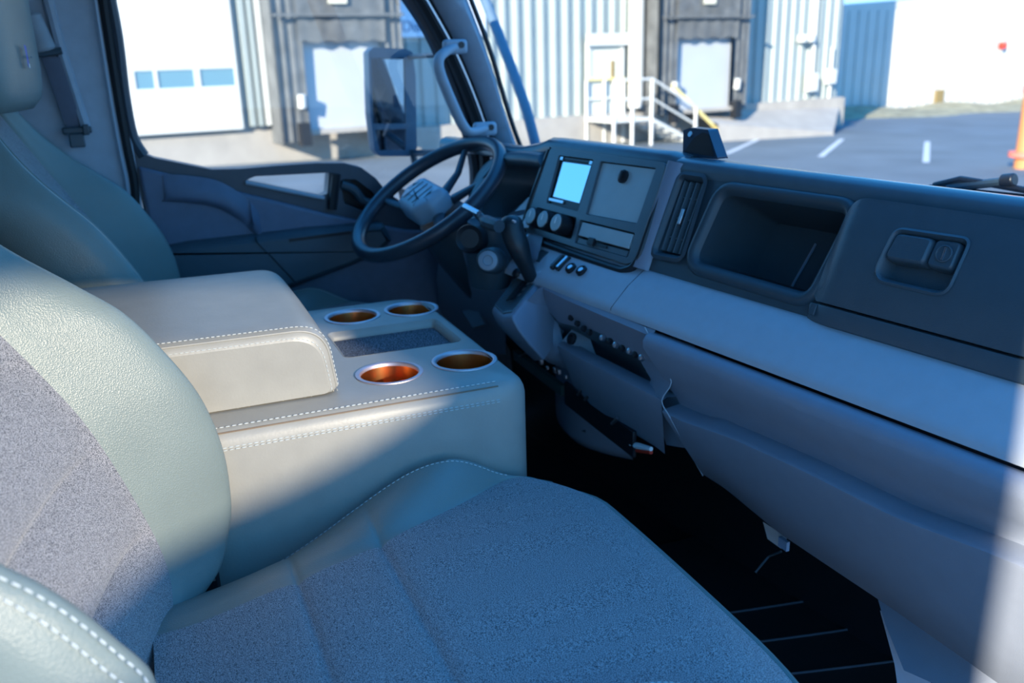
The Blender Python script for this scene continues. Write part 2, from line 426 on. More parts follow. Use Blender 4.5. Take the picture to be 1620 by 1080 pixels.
    # loading ramp blocks lit in front of dock two
    t = thing('concrete_ramp', 'low pale concrete apron in front of the right hand dock', 'ramp', O(WX+1, 21, 0), A8)
    b = MB(); b.grid([[O(WX+.2, 18.0, .55), O(WX+1.7, 18.0, .25), O(WX+1.75, 18.0, -.3)], [O(WX+.2, 24.7, .35), O(WX+1.9, 22.5, -.25), O(WX+1.95, 22.5, -.4)]]); b.build('apron', CONC, t)
    # recessed wing
    XR = -27.0
    t = thing('warehouse_wing', 'tall set-back warehouse wing with a cream wall half in shade', 'building', O(XR, 36, 0), A8)
    b = MB(); b.plate([(24.9, -1.0), (60, -1.6), (60, 5.3), (24.9, 3.44)], [], lambda a, c, d: O(XR+d, a, c), 6.0); b.build('wall', SIDEW, t)
    b = MB()
    y = 25
    while y < 46: b.box((XR+.02, y, 1.4), (.06, .05, 4.4), OLD); y += .6
    b.build('wall_ribs', SIDEW, t, kind='stuff')
    b = MB(); b.box((XR+.1, 38.6, -.25), (.1, .55, .8), OLD); b.build('hatch', BROWN, t)
    b = MB(); b.box((XR+.15, 42.9, 2.0), (.3, .3, .3), OLD); b.build('alarm_bell', RED, t, bevel=.05)
    t = thing('grass_verge', 'dry grass and gravel verge at the foot of the set-back wing', 'verge', O(-24, 35, -.7), A8)
    b = MB(); rows = []
    for i in range(30):
        y = 25+i*1.0; rows.append([O(XR+.2, y, gz(y)+.25+.1*sin(i)), O(XR+2.4+.4*sin(i*1.3), y, gz(y)+.12), O(XR+3.4+.5*sin(i*.9), y, gz(y)-.02)])
    b.grid(rows); b.build('turf', GRASS, t, kind='stuff')
    t = thing('orange_post', 'rusty orange steel post with reflective bands at the right edge of the yard', 'post', O(-10.7, 18.0, gz(18)), A8)
    b = MB(); b.tube([O(-10.75, 18.4, -.3), O(-10.75, 18.4, 4.5)], .17, n=12); b.build('shaft', ORANGE, t)
    b = MB(); b.tube([O(-10.75, 18.4, 1.25), O(-10.75, 18.4, 1.4)], .19, n=12); b.tube([O(-10.75, 18.4, 0.0), O(-10.75, 18.4, .1)], .30, n=12); b.build('reflective_band', mat('red_band', (.75, .18, .12), .5), t)
    # painted bay lines
    for k_, (a, c, lab) in enumerate((((1150, 243), (1211, 215), 'faded white parking line furthest left of three behind the dash'),
                        ((1298, 248), (1332, 220), 'short white parking line in the middle of the yard'),
                        ((1465, 257), (1467, 224), 'white parking line nearest the orange post'))):
        P = seen(*a, z=0); Q = seen(*c, z=0)
        for q in (P, Q):
            l = OLD.inverted() @ q; q.z = 0
        def g3(p):
            l = OLD.inverted() @ p; r = (p - CAM); tt = 1.0
            # drop along the sight line on to the sloping yard
            for _ in range(4):
                l = OLD.inverted() @ (CAM + r*tt); tt *= (ZC-gz(l.y))/(ZC-l.z)
            return CAM + r*tt
        P, Q = g3(P), g3(Q); t_ = (Q-P).normalized(); n_ = V((-t_.y, t_.x, 0)).normalized()*.07
        b = MB(); up = V((0, 0, .004))
        b.grid([[P-n_+up, P+n_+up], [Q-n_+up, Q+n_+up]])
        o = b.build('parking_line', PAINTW, None); tag(o, lab, 'road marking', 'painted parking lines')
    # unseen box truck added beside the doorway to keep the low sun off the seats
    t = thing('added_shade_truck', 'white box truck added out of view on the right to block the sun', 'truck', (1.9, -7, .15))
    b = MB(); b.box((1.9, -7.14, 2.6), (2.0, 7.0, 3.6)); b.build('added_truck_box', WHITEM, t, bevel=.03)
    b = MB(); b.box((1.9, -11.5, 1.55), (1.9, 1.5, 1.9)); b.build('added_truck_cab', WHITEM, t, bevel=.2, seg=4)
    for yy in (-11.2, -5.6):
        for xx in (1.1, 2.7):
            b = MB(); b.lathe([(0, -.14), (.40, -.14), (.46, -.10), (.46, .10), (.40, .14), (0, .14)], frameM(V((xx, yy, .62)), V((0, 1, 0)), V((0, 0, 1)), V((1, 0, 0)))); b.build('added_truck_wheel', RUBBER, t)
yard()

# ================================================================== CAB SHELL
UL, UR, ZF = -2.27, -.47, 1.27
def shell():
    b = MB(); b.box(((UL+UR)/2, .35, ZF-.03), (1.95, 2.2, .06)); tag(b.build('floor', FLOORM, None), kind='structure', label='black rubber cab floor')
    b = MB(); b.box(((UL+UR)/2, -.66, 1.95), (1.95, .05, 1.7)); tag(b.build('wall_back', TRIMG, None), kind='structure', label='grey cab rear wall')
    b = MB(); b.box(((UL+UR)/2, .05, 2.80), (1.95, 1.45, .05)); tag(b.build('ceiling', TRIMG, None), kind='structure', label='grey cab headliner')
    # left B pillar trim, gently bulged
    b = MB(); rows = []
    for i in range(15):
        v = -.63+.625*i/14
        rows.append([V((UL+.03+.03*sin(pi*i/14)+.015*sin(pi*(z-1.1)/1.7), v, z)) for z in (1.1, 1.5, 1.9, 2.1, 2.3, 2.5, 2.78)])
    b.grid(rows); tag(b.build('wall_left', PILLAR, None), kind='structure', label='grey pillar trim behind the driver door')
    # ribs on the pillar beside the belt
    b = MB(); b.tube([seen(75, -5, u=-2.2), seen(98, 85, u=-2.2), seen(135, 200, u=-2.19)], .011, n=8); tag(b.build('trim_1', PILLAR, None), kind='structure')
    # door opening seal
    b = MB(); pts = [seen(160, -20, u=-2.225), seen(172, 60, u=-2.225), seen(186, 150, u=-2.225), seen(200, 230, u=-2.225), seen(212, 290, u=-2.225), seen(214, 340, u=-2.225), seen(216, 470, u=-2.22)]
    b.tube(join_curve(pts, 4), .010, n=8); tag(b.build('trim_2', RUBBER, None), kind='structure', label='black rubber door seal')
    b = MB(); pts = [p+V((.012, -.016, 0)) for p in pts]; b.tube(join_curve(pts, 4), .004, n=6); tag(b.build('trim_3', PILLAR, None), kind='structure')
    # right B pillar and side below the door opening
    b = MB(); b.box((UR, -.46, 1.95), (.08, .34, 1.7)); tag(b.build('trim_4', PILLAR, None), kind='structure')
    b = MB(); b.tube([V((-.42, 1.05, 1.9)), V((-.42, .93, 2.2)), V((-.42, .74, 2.76))], .05, n=10); tag(b.build('trim_5', PILLAR, None), kind='structure')
    # left A pillar: trim from windscreen edge to door seal
    b = MB()
    rear = [seen(648, -12, u=-2.20), seen(700, 80, u=-2.20), seen(742, 180, u=-2.20), seen(757, 240, u=-2.20), seen(760, 300, u=-2.20)]
    front = [seen(735, -12, u=-2.16), seen(770, 80, u=-2.16), seen(800, 180, u=-2.16), seen(822, 240, u=-2.16), seen(850, 300, u=-2.16)]
    rows = []
    for a, c in zip(join_curve([r+V((0, .030, 0)) for r in rear], 4), join_curve(front, 4)):
        mid = (a+c)/2+V((.035, 0, 0)); rows.append([a+V((-.06, -.0, 0)), a, a*.7+c*.3+V((.03, 0, 0)), mid, a*.25+c*.75+V((.03, 0, 0)), c, c+V((-.08, .03, 0))])
    b.grid(rows); tag(b.build('trim_6', PILLAR, None, smooth=60), kind='structure', label='blue-grey windscreen pillar trim with grab handle')
    b = MB(); b.tube(join_curve([r+V((0, .022, 0)) for r in rear], 5), .022, n=10); tag(b.build('trim_7', RUBBER, None), kind='structure', label='black door seal on the windscreen pillar')
    b = MB(); b.tube(join_curve([r+V((.022, .024, 0)) for r in rear], 5), .0035, n=6); tag(b.build('trim_8', METAL, None), kind='structure')
    b = MB(); b.tube(join_curve([f+V((.002, .008, 0)) for f in front], 5), .006, n=6); tag(b.build('trim_9', BLACK, None), kind='structure')
    # windscreen, gently curved
    b = MB(); rows = []
    for i in range(13):
        q = i/12; s = -2.15+1.85*q; bow = .22*(1-(2*q-1)**2)
        rows.append([O(s, 1.25+bow, 2.02), O(s, 1.17+bow*.95, 2.25), O(s, 1.05+bow*.8, 2.55), O(s, .97+bow*.7, 2.78)])
    b.grid(rows); tag(b.build('window_1', GLASS, None), kind='structure', label='windscreen glass')
shell()

def grab_handle():
    t = thing('grab_handle', 'blue-grey grab handle bolted to the windscreen pillar', 'handle', seen(740, 200, u=-2.12))
    pts = [seen(725, 72, u=-2.11), seen(705, 82, u=-2.085), seen(694, 95, u=-2.07), seen(697, 118, u=-2.065), seen(716, 165, u=-2.065), seen(733, 200, u=-2.07), seen(746, 209, u=-2.08), seen(775, 201, u=-2.11)]
    b = MB(); b.tube(join_curve(pts, 6), .0135, n=14, flat=.8); b.build('grip', PILLAR, t)
    for p in ((728, 71), (775, 201)):
        c = seen(*p, u=-2.10); b = MB()
        b.box(c+V((-.004, -.012, -.004)), (.022, .06, .034)); b.build('mounting_pad', PILLAR, t, bevel=.009, seg=3)
        b = MB(); b.lathe([(0, .0), (.0075, .0), (.0075, -.004), (0, -.004)], frameM(c+V((.010, 0, .0)), V((0, 1, 0)), V((0, 0, 1)), V((1, 0, 0))), n=16); b.build('bolt', BLACK, t)
grab_handle()

def driver_door():
    u = -2.235
    t = thing('driver_door', 'closed driver side door with dark frame and blue-grey panel', 'door', (u, .45, 1.2))
    def vz(px, py): p = seen(px, py, u=u); return V((p.y, p.z))
    F = lambda a, c, d: V((u+d, a, c))
    # frame: belt line with small low window
    outer = [(-.02, 1.25), (.0, 1.9)] + [vz(*p) for p in ((203, 215), (215, 238), (245, 250), (290, 259), (335, 268), (380, 267), (440, 262), (500, 258), (545, 258), (572, 265), (595, 282), (612, 303))] + [vz(665, 340), vz(760, 330), (1.0, 1.3)]
    win = rpoly([vz(386, 286), vz(404, 279), vz(521, 273), vz(518, 306), vz(508, 311)], .004, 3)
    rec = rpoly([vz(537, 284), vz(562, 284), vz(590, 304), vz(606, 330), vz(575, 334), vz(545, 322)], .012, 4)
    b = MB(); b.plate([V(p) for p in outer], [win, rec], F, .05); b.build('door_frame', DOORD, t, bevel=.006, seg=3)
    b = MB(); b.plate(inset(win, -.004), [], lambda a, c, d: F(a, c, d-.03), .003); b.build('low_window_pane', GLASS, t)
    b = MB(); b.tube([V((u+.006, *vz(388, 288))), V((u+.006, *vz(512, 313)))], .005, n=8); b.build('window_ledge', DASHM, t)
    b = MB(); b.tube([V((u+.01, *vz(530, 274))), V((u+.01, *vz(524, 330)))], .012, n=8); b.build('window_post', BLACK, t)
    b = MB(); b.plate(rec, [], lambda a, c, d: F(a, c, d-.045), .01); b.build('vent_recess', BLACK, t)
    b = MB(); b.tube(join_curve([V((u-.005, *vz(*p))) for p in ((540, 292), (560, 300), (575, 318), (592, 322))], 5), .012, n=10); b.build('inner_handle', DARK, t)
    # lower panel, proud of the frame
    low = [vz(*p) for p in ((218, 262), (270, 275), (340, 293), (430, 315), (510, 335), (580, 350), (640, 362))]+[V((.80, 1.85)), V((.8, 1.25)), V((.01, 1.25)), V((.005, 1.9))]
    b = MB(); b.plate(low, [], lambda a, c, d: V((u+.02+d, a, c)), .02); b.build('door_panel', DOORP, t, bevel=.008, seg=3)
    # elbow recess edge, swelling
    b = MB(); rows = []
    crest = join_curve([V((0, *vz(*p))) for p in ((262, 308), (300, 310), (345, 317), (380, 335), (400, 352), (412, 368))], 6)
    for i, p in enumerate(crest):
        q = i/(len(crest)-1); h = .022*sin(pi*min(1, q*1.3+.05))**.6 if q < .75 else .022*(1-q)/.25+.004
        h = max(h, .003)
        rows.append([V((u+.021, p.y-.0, p.z+.05)), V((u+.021+h*.5, p.y, p.z+.025)), V((u+.021+h, p.y, p.z+.003)), V((u+.021+h*.6, p.y-.005, p.z-.008)), V((u+.0205, p.y-.012, p.z-.012))])
    b.grid(rows); b.build('elbow_recess_lip', DOORP, t, smooth=80)
    # armrest
    arm = [vz(*p) for p in ((255, 388), (300, 379), (400, 368), (480, 358), (560, 352), (600, 350), (615, 375), (590, 400), (540, 420), (480, 442), (400, 470), (250, 480))]
    b = MB(); N = len(arm); poly = rpoly(arm, .01, 3)
    rows = []
    for d, ins in ((.02, -.002), (.034, 0), (.047, .006), (.052, .016)):
        rows.append([V((u+d, p.x, p.y)) for p in inset(poly, ins)])
    b.grid(rows, close_v=True); b.poly(rows[-1]); b.build('armrest', DARKP, t, smooth=50)
    b = MB(); b.box(V((u+.053, 0, 0))+V((0, *vz(500, 368))), (.004, .15, .007), ax=(V((1, 0, 0)), V((0, 1, .03)).normalized(), V((0, -.03, 1)))); b.build('pull_slot', BLACK, t)
    b = MB(); b.tube(join_curve([V((u+.0535, *vz(*p))) for p in ((400, 368), (403, 378), (430, 405), (462, 440))], 4), .0015, n=6); b.build('panel_seam', BLACK, t)
    # main pane and upper frame
    b = MB(); b.poly([V((u-.03, a, c)) for a, c in ((-.02, 2.02), (.62, 2.0), (.80, 2.10), (.86, 2.2), (.62, 2.76), (-.04, 2.76))]); b.build('window_pane', GLASS, t)
    b = MB(); b.tube(join_curve([seen(172, -15, u=u), seen(186, 60, u=u), seen(197, 150, u=u), seen(210, 215, u=u), seen(228, 246, u=u)], 4), .012, n=8); b.build('window_channel', DOORD, t)
    # window channel front edge
    b = MB(); b.tube(join_curve([seen(640, -12, u=u), seen(680, 50, u=u), seen(715, 130, u=u), seen(738, 200, u=u), seen(752, 262, u=u), seen(752, 330, u=u)], 4), .018, n=8); b.build('window_channel', DOORD, t)
driver_door()

def mirror():
    u = -2.75
    t = thing('side_mirror', 'tall black exterior mirror with small wide-angle glass below', 'mirror', seen(620, 250, u=u))
    def q(px, py, d=0): return seen(px, py, u=u)+V((d, 0, 0))
    out = [q(*p) for p in ((582, 82), (590, 75), (640, 77), (652, 82), (657, 120), (659, 235), (652, 247), (600, 247), (592, 238), (585, 180))]
    poly = rpoly([V((p.y, p.z)) for p in out], .01, 3)
    b = MB(); rows = []
    for d, i_ in ((-.0, .004), (-.01, 0), (-.06, 0), (-.10, .012), (-.12, .04)): rows.append([V((u+d, p.x, p.y)) for p in inset(poly, i_)])
    b.grid(rows, close_v=True); b.poly(rows[-1])
    b.build('housing', mat('mirror_housing', (.10, .12, .14), .4), t)
    b = MB(); b.plate(poly, [[V((q(*p).y, q(*p).z)) for p in ((587, 92), (640, 92), (642, 196), (590, 196))], [V((q(*p).y, q(*p).z)) for p in ((593, 205), (642, 204), (641, 238), (600, 238))]], lambda a, c, d: V((u+.004+d, a, c)), .012); b.build('rim', mat('mirror_rim', (.07, .12, .17), .4), t, bevel=.002)
    for nm, pl, tilt in (('main_mirror_glass', ((586, 90), (641, 90), (643, 198), (589, 198)), .0), ('wide_angle_glass', ((592, 203), (643, 203), (642, 240), (598, 240)), .1)):
        b = MB(); b.poly([q(*p, d=-.006) for p in pl]); b.build(nm, MIRROR, t)
    b = MB(); b.tube([q(648, 90), seen(690, 87, u=-2.45)], .007, n=8); b.build('arm', DARK, t)
    b = MB(); b.tube([q(655, 242), seen(720, 240, u=-2.4)], .010, n=8); b.build('arm', DARK, t)
    b = MB(); b.tube([q(652, 236), q(660, 275)], .011, n=8); b.build('arm', DARK, t)
    # outside stay ahead of the windscreen
    t = thing('mirror_stay', 'thick blue-grey stay crossing outside the windscreen beside the pillar', 'bar', O(-2.2, 1.6, 2.0))
    def w_(px, py): p = seenO(px, py, y=1.62); return OLD @ p
    b = MB(); b.tube(join_curve([w_(752, -40), w_(785, 45), w_(812, 115), w_(833, 175), w_(848, 232), w_(856, 270)], 5), .018, n=12); b.build('bar', mat('stay_paint', (.10, .16, .22), .35), t)
    # wiper
    t = thing('windscreen_wiper', 'black windscreen wiper parked at the base of the glass on the right', 'wiper', O(-.8, 1.5, 2.0))
    def w2(px, py): return OLD @ seenO(px, py, y=1.56)
    b = MB(); b.tube([w2(1478, 293), w2(1520, 283), w2(1550, 288), w2(1640, 304)], .006, n=8); b.build('wiper_arm', BLACK, t)
    b = MB(); b.tube([w2(1500, 297), w2(1590, 287)], .008, n=8); b.build('wiper_arm', DARK, t)
    b = MB(); b.tube([w2(1585, 286), w2(1606, 284)], .012, n=12); b.build('pivot', BLACK, t, bevel=.003)
    b = MB(); b.tube([w2(1470, 300), w2(1640, 318)], .010, n=6); b.build('cowl', BLACK, t)
mirror()
# ================================================================== DASHBOARD
YL0, ZL0 = .936, 1.947            # foot of the sloping face = back of the ledge
YL1, ZL1 = .862, 1.893            # front edge of the ledge
def dashboard():
    t = thing('dashboard', 'full width dashboard with centre stack, open bin and glove box', 'dashboard', O(-1.2, 1.0, 1.6), A8)
    S0, S1 = -2.09, -.43
    # padded top
    prof = [(1.6, 1.98), (1.35, 2.05), (1.10, 2.113), (1.045, 2.124), (1.02, 2.126), (1.006, 2.121), (.999, 2.110), (.999, 2.099), (1.03, 2.09)]
    b = MB(); rows = []
    for i in range(13):
        s = -1.175+(S1+1.175)*i/12; rows.append([O(s, y, z) for y, z in prof])
    b.grid(rows); b.build('top_pad', PADM, t, smooth=60)
    b = MB(); rows = []
    for i in range(25):
        s = S0+(-1.17-S0)*i/24
        d = .0 if s > -1.60 else min(.0, 0)
        dz = .006 if -1.60 < s < -1.19 else -.022*min(1, (abs(s+1.60) if s < -1.6 else 0)/.12)
        if s > -1.19: dz = 0
        rows.append([O(s, y+.012, z+dz) for y, z in prof])
    b.grid(rows); b.build('top_pad', PADM, t, smooth=60)
    # face right of the stack: plate with vent, open bin and glove box openings
    vent = rpoly([(-1.146, -.006), (-1.094, -.006), (-1.088, -.13), (-1.15, -.133)], .008, 4)
    bin_ = rpoly([(-1.045, -.018), (-.806, -.016), (-.826, -.137), (-1.060, -.133)], [.022, .016, .020, .020], 6)
    glove = rpoly([(-.802, .004), (-.40, .004), (-.40, -.172), (-.812, -.172)], [.03, .01, .002, .006], 6)
    b = MB(); b.plate([V(p) for p in ((-1.168, .021), (-.43, .021), (-.43, -.178), (-1.168, -.178))], [vent, bin_], PL, .004)
    b.build('face_panel', DARK, t)
    # bin surround lip and liner
    b = MB(); rows = []
    for d, i_ in ((.0, -.020), (.007, -.016), (.009, -.009), (.004, -.002), (-.003, .002)):
        rows.append([PL(p.x, p.y, d) for p in inset(bin_, i_)])
    b.grid(rows, close_v=True); b.build('bin_surround', DARK, t, smooth=60)
    b = MB(); rows = []
    for d, i_ in ((-.002, 0), (-.07, .004), (-.125, .012)): rows.append([PL(p.x, p.y, d) for p in inset(bin_, i_)])
    b.grid(rows, close_v=True); b.poly(rows[-1]); b.build('bin_liner', DARK, t, smooth=40)
    b = MB(); b.tube([PL(-.962, -.125, -.123), PL(-.945, -.05, -.123)], .0022, n=6); b.build('bin_rib', DASHL, t)
    b = MB(); b.box(PL(-.86, -.03, -.118), (.03, .006, .002), ax=(OLD.to_3x3() @ V((1, 0, 0)), OLD.to_3x3() @ TV, OLD.to_3x3() @ NV)); b.build('bin_catch', METAL, t)
    # vent louvres
    b = MB(); rows = []
    for d, i_ in ((.006, -.012), (.008, -.006), (.004, -.001), (-.03, .004)): rows.append([PL(p.x, p.y, d) for p in inset(vent, i_)])
    b.grid(rows, close_v=True); b.poly(rows[-1]); vp = b.build('air_vent', DARK, t, smooth=50)
    ax = (OLD.to_3x3() @ V((1, 0, 0)), OLD.to_3x3() @ TV, OLD.to_3x3() @ NV)
    for k in range(4):
        b = MB(); b.box(PL(-1.139+.0145*k, -.068, -.004), (.0022, .118, .012), ax=ax); b.build('vent_slat', BEZEL, vp)
    for tt in (-.035, -.07, -.103):
        b = MB(); b.box(PL(-1.118, tt, -.009), (.052, .0022, .008), ax=ax); b.build('vent_slat', BEZEL, vp)
    b = MB(); b.box(PL(-1.118, -.068, .001), (.007, .026, .008), ax=ax); b.build('vent_tab', METAL, vp, bevel=.001)
    # corner post between stack and vent
    b = MB(); rows = []
    for i in range(11):
        tt = .018-.186*i/10; bow = .012*sin(pi*i/10)
        rows.append([PL(-1.187, tt, .001), PL(-1.184, tt, .012), PL(-1.178, tt, .015), PL(-1.168, tt, .010), PL(-1.158, tt, .008), PL(-1.154, tt, .001)])
    b.grid(rows); b.build('stack_side_trim', DASHL, t, smooth=60)
    # glove box lid, gently crowned, with latch recess
    def crown(a, c, d):
        q = max(0, min(1, (c+.15)/.15)); k = .014+.010*sin(pi*q*.9)
        e_ = min(1, max(0, (a+.806)/.03)); return PL(a, c, d+k*(.35+.65*sin(e_*pi/2)))
    lid = rpoly([(-.800, .002), (-.42, .002), (-.42, -.143), (-.812, -.143)], [.035, .01, .002, .012], 7)
    rec = rpoly([(-.711, -.033), (-.614, -.031), (-.618, -.098), (-.718, -.098)], [.012, .010, .018, .016], 6)
    b = MB()
    gs = []   # dense plate: cut into a grid for the crown
    NX, NT = 44, 18
    def inside(p, poly):
        c_ = False; n = len(poly)
        for i in range(n):
            a, d = poly[i], poly[i-1]
            if (a.y > p[1]) != (d.y > p[1]) and p[0] < (d.x-a.x)*(p[1]-a.y)/(d.y-a.y)+a.x: c_ = not c_
        return c_
    b.plate(lid, [rec], lambda a, c, d: V((a, c, d)), 0)
    bmesh.ops.triangulate(b.bm, faces=b.bm.faces)
    for k in range(NX):
        x = -.82+.41*k/NX
        bmesh.ops.bisect_plane(b.bm, geom=b.bm.verts[:]+b.bm.edges[:]+b.bm.faces[:], plane_co=(x, 0, 0), plane_no=(1, 0, 0))
    for k in range(NT):
        y = -.145+.15*k/NT
        bmesh.ops.bisect_plane(b.bm, geom=b.bm.verts[:]+b.bm.edges[:]+b.bm.faces[:], plane_co=(0, y, 0), plane_no=(0, 1, 0))
    for v in b.bm.verts: v.co = crown(v.co.x, v.co.y, 0)
    b.grid([[crown(p.x, p.y, 0) for p in lid], [crown(p.x, p.y, -.014) for p in inset(lid, -.001)]], close_v=True)
    gb = b.build('glove_box_lid', DARKP, t, smooth=50)
    b = MB(); rows = []
    for d, i_ in ((.001, -.004), (.0025, -.001), (-.002, .003), (-.022, .006)): rows.append([crown(p.x, p.y, d) for p in inset(rec, i_)])
    b.grid(rows, close_v=True); b.poly(rows[-1]); b.build('latch_recess', DARKP, gb, smooth=45)
    def flat(a0, c0):
        P0, P1, P2 = crown(a0-.02, c0, 0), crown(a0+.02, c0, 0), crown(a0, c0+.02, 0); C0 = crown(a0, c0, 0)
        xx = (P1-P0)/.04; yy = (P2-C0)/.02; nn = xx.cross(yy).normalized()
        return lambda a, c, d: C0+xx*(a-a0)+yy*(c-c0)+nn*d
    fl = flat(-.666, -.053)
    b = MB(); rows = []
    hd = rpoly([(-.709, -.036), (-.657, -.035), (-.658, -.070), (-.713, -.072)], .009, 4)
    for d, i_ in ((-.02, 0), (-.003, 0), (.001, .002), (.002, .004)): rows.append([fl(p.x, p.y, d) for p in inset(hd, i_)])
    b.grid(rows, close_v=True); b.poly(rows[-1]); b.build('latch_handle', DARKP, gb, smooth=45)
    b = MB(); rows = []
    hd = rpoly([(-.6555, -.035), (-.622, -.034), (-.622, -.070), (-.656, -.070)], .008, 4)
    for d, i_ in ((-.02, 0), (-.004, 0), (-.001, .0015), (.0, .003)): rows.append([fl(p.x, p.y, d) for p in inset(hd, i_)])
    b.grid(rows, close_v=True); b.poly(rows[-1]); b.build('lock_plate', DARKP, gb, smooth=45)
    c = fl(-.637, -.052, .0015); Mx = frameM(c, ax[0], ax[1], ax[2])
    b = MB(); b.lathe([(.0105, -.001), (.0105, .0012), (.009, .0018), (.0085, .0006), (0, .0006)], Mx, n=24); b.build('lock_barrel', DARKP, gb)
    b = MB(); b.box(c+ax[2]*.0012, (.0022, .016, .0015), ax=ax); b.build('key_slot', METAL, gb)
    # strip under the lid
    b = MB(); b.grid([[crown(s, tt, d) for tt, d in ((-.146, -.012), (-.1465, 0), (-.150, .001), (-.170, -.004), (-.174, -.014))] for s in [-.812+.4*i/20 for i in range(21)]]); b.build('hinge_strip', DARKP, t, smooth=40)
    b = MB(); b.box(crown(-.800, -.155, .003), (.010, .016, .004), ax=ax); b.build('hinge_cap', DARK, t, bevel=.001)
    # ledge: two mouldings with a joint
    def ledge(s0, s1, name):
        pr = [(YL0+.05, ZL0-.006), (YL0, ZL0), (YL0-.006, ZL0-.002), ((YL0+YL1)/2, (ZL0+ZL1)/2+.004), (YL1+.010, ZL1+.006), (YL1+.002, ZL1-.002), (YL1+.001, ZL1-.010), (YL1+.03, ZL1-.02)]
        b = MB(); n = 16
        b.grid([[O(s0+(s1-s0)*i/n, y, z) for y, z in pr] for i in range(n+1)]); return b.build(name, DASHM, t, smooth=50)
    ledge(-1.163, S1, 'dash_ledge')
    ledge(-1.66, -1.1645, 'dash_ledge')
    return t, ax
DT, AX = dashboard()

def centre_stack():
    t = DT; ax = AX
    th = .012
    outer = rpoly([(-1.545, .014), (-1.186, .014), (-1.182, -.168), (-1.548, -.160)], [.01, .012, .028, .02], 6)
    sc_ = [V(p) for p in ((-1.507, .001), (-1.390, .002), (-1.386, -.098), (-1.498, -.095))]
    bl = [V(p) for p in ((-1.368, .001), (-1.208, .003), (-1.210, -.096), (-1.360, -.100))]
    sl = [V(p) for p in ((-1.372, -.112), (-1.206, -.112), (-1.204, -.156), (-1.366, -.156))]
    kn = rpoly([(-1.525, -.108), (-1.383, -.110), (-1.378, -.152), (-1.528, -.148)], .006, 3)
    b = MB(); b.plate(outer, [rpoly(sc_, .004, 3), rpoly(bl, .004, 3), rpoly(sl, .005, 3), kn], lambda a, c, d: PL(a, c, d+th), .02)
    fr = b.build('stack_bezel', BEZEL, t, bevel=.0015)
    b = MB(); b.plate(inset(outer, -.003), [], lambda a, c, d: PL(a, c, d-.004), .03); b.build('stack_housing', BLACK, t)
    # thick dark rim round the lower corner
    b = MB(); pts = [PL(-1.552, .010, .006), PL(-1.556, -.10, .008), PL(-1.548, -.160, .008), PL(-1.50, -.172, .008), PL(-1.25, -.180, .008), PL(-1.20, -.176, .008), PL(-1.180, -.155, .008), PL(-1.178, -.10, .008), PL(-1.180, .010, .006)]
    b.tube(join_curve(pts, 4), .0075, n=10); b.build('stack_rim', BLACK, t)
    # side cheek toward the driver
    b = MB(); b.poly([PL(-1.552, .016, .01), PL(-1.552, -.160, .01), PL(-1.60, -.155, -.05), PL(-1.60, .016, -.05)]); b.build('stack_side', DARK, t)
    b = MB(); b.box(PL(-1.565, -.055, .0), (.012, .012, .006), ax=ax); b.build('stack_switch', METAL, t, bevel=.003)
    # display
    b = MB(); b.plate(inset(rpoly(sc_, .004, 3), .001), [], lambda a, c, d: PL(a, c, d+th-.006), .004); b.build('display_surround', BLACK, fr)
    b = MB(); b.plate([V(p) for p in ((-1.492, -.010), (-1.398, -.009), (-1.396, -.082), (-1.488, -.080))], [], lambda a, c, d: PL(a, c, d+th-.0045), .001)
    b.build('display_glass', mat('display_mirror', (.92, .76, .74), .06, metal=1.0, var=0), fr, label='sky-reflecting display glass')
    b = MB(); b.box(PL(-1.445, -.003, th-.003), (.085, .004, .002), ax=ax); b.build('disc_slot', BLACK, fr)
    for s in (-1.497, -1.398):
        b = MB(); b.box(PL(s, -.004, th-.003), (.009, .006, .003), ax=ax); b.build('display_button', METAL, fr)
    b = MB(); b.box(PL(-1.47, -.087, th-.003), (.05, .005, .003), ax=ax); b.build('button_strip', METAL, fr)
    # blank panel with knob
    b = MB(); b.plate(inset(rpoly(bl, .004, 3), .0015), [], lambda a, c, d: PL(a, c, d+th-.005), .003); b.build('blank_panel', PANEL, fr, label='plain grey blank panel with one black knob')
    b = MB(); b.lathe([(.012, 0), (.0125, .004), (.009, .006), (.006, .006), (0, .006)], frameM(PL(-1.290, -.020, th-.004), *ax), n=24); kb = b.build('panel_knob', BLACK, fr)
    b = MB(); b.box(PL(-1.290, -.020, th+.004), (.004, .018, .006), ax=ax); b.build('knob_grip', BLACK, fr, bevel=.001)
    # single slot with pull-out drawer and open pocket
    b = MB(); b.box(PL(-1.287, -.128, th-.004), (.152, .026, .006), ax=ax); b.build('slot_cover', PANEL, fr, bevel=.001)
    b = MB(); b.box(PL(-1.287, -.150, th-.006), (.150, .011, .006), ax=ax); b.build('slot_pocket', BEZEL, fr, bevel=.001)
    b = MB(); b.box(PL(-1.30, -.148, th-.002), (.06, .005, .004), ax=ax); b.build('slot_opening', BLACK, fr)
    b = MB(); b.box(PL(-1.315, -.146, th), (.016, .014, .008), ax=ax); b.build('slot_latch', BLACK, fr, bevel=.001)
    # heater knobs: barrels with pale faces, turned toward the driver
    b = MB(); b.plate(kn, [], lambda a, c, d: PL(a, c, d+th-.010), .004); b.build('knob_plate', BLACK, fr)
    for s in (-1.507, -1.462, -1.415):
        M = frameM(PL(s, -.130, th-.008), *ax)
        b = MB(); b.lathe([(.020, 0), (.0195, .012), (.0185, .026), (.0165, .028)], M, n=24); k_ = b.build('heater_knob', BLACK, t)
        b = MB(); b.lathe([(.0165, .028), (.015, .0295), (0, .030)], M, n=24); b.build('knob_face', PANEL, k_)
        b = MB(); b.box(PL(s, -.126, th+.0225), (.002, .012, .001), ax=ax); b.build('knob_pointer', WHITEP, k_)
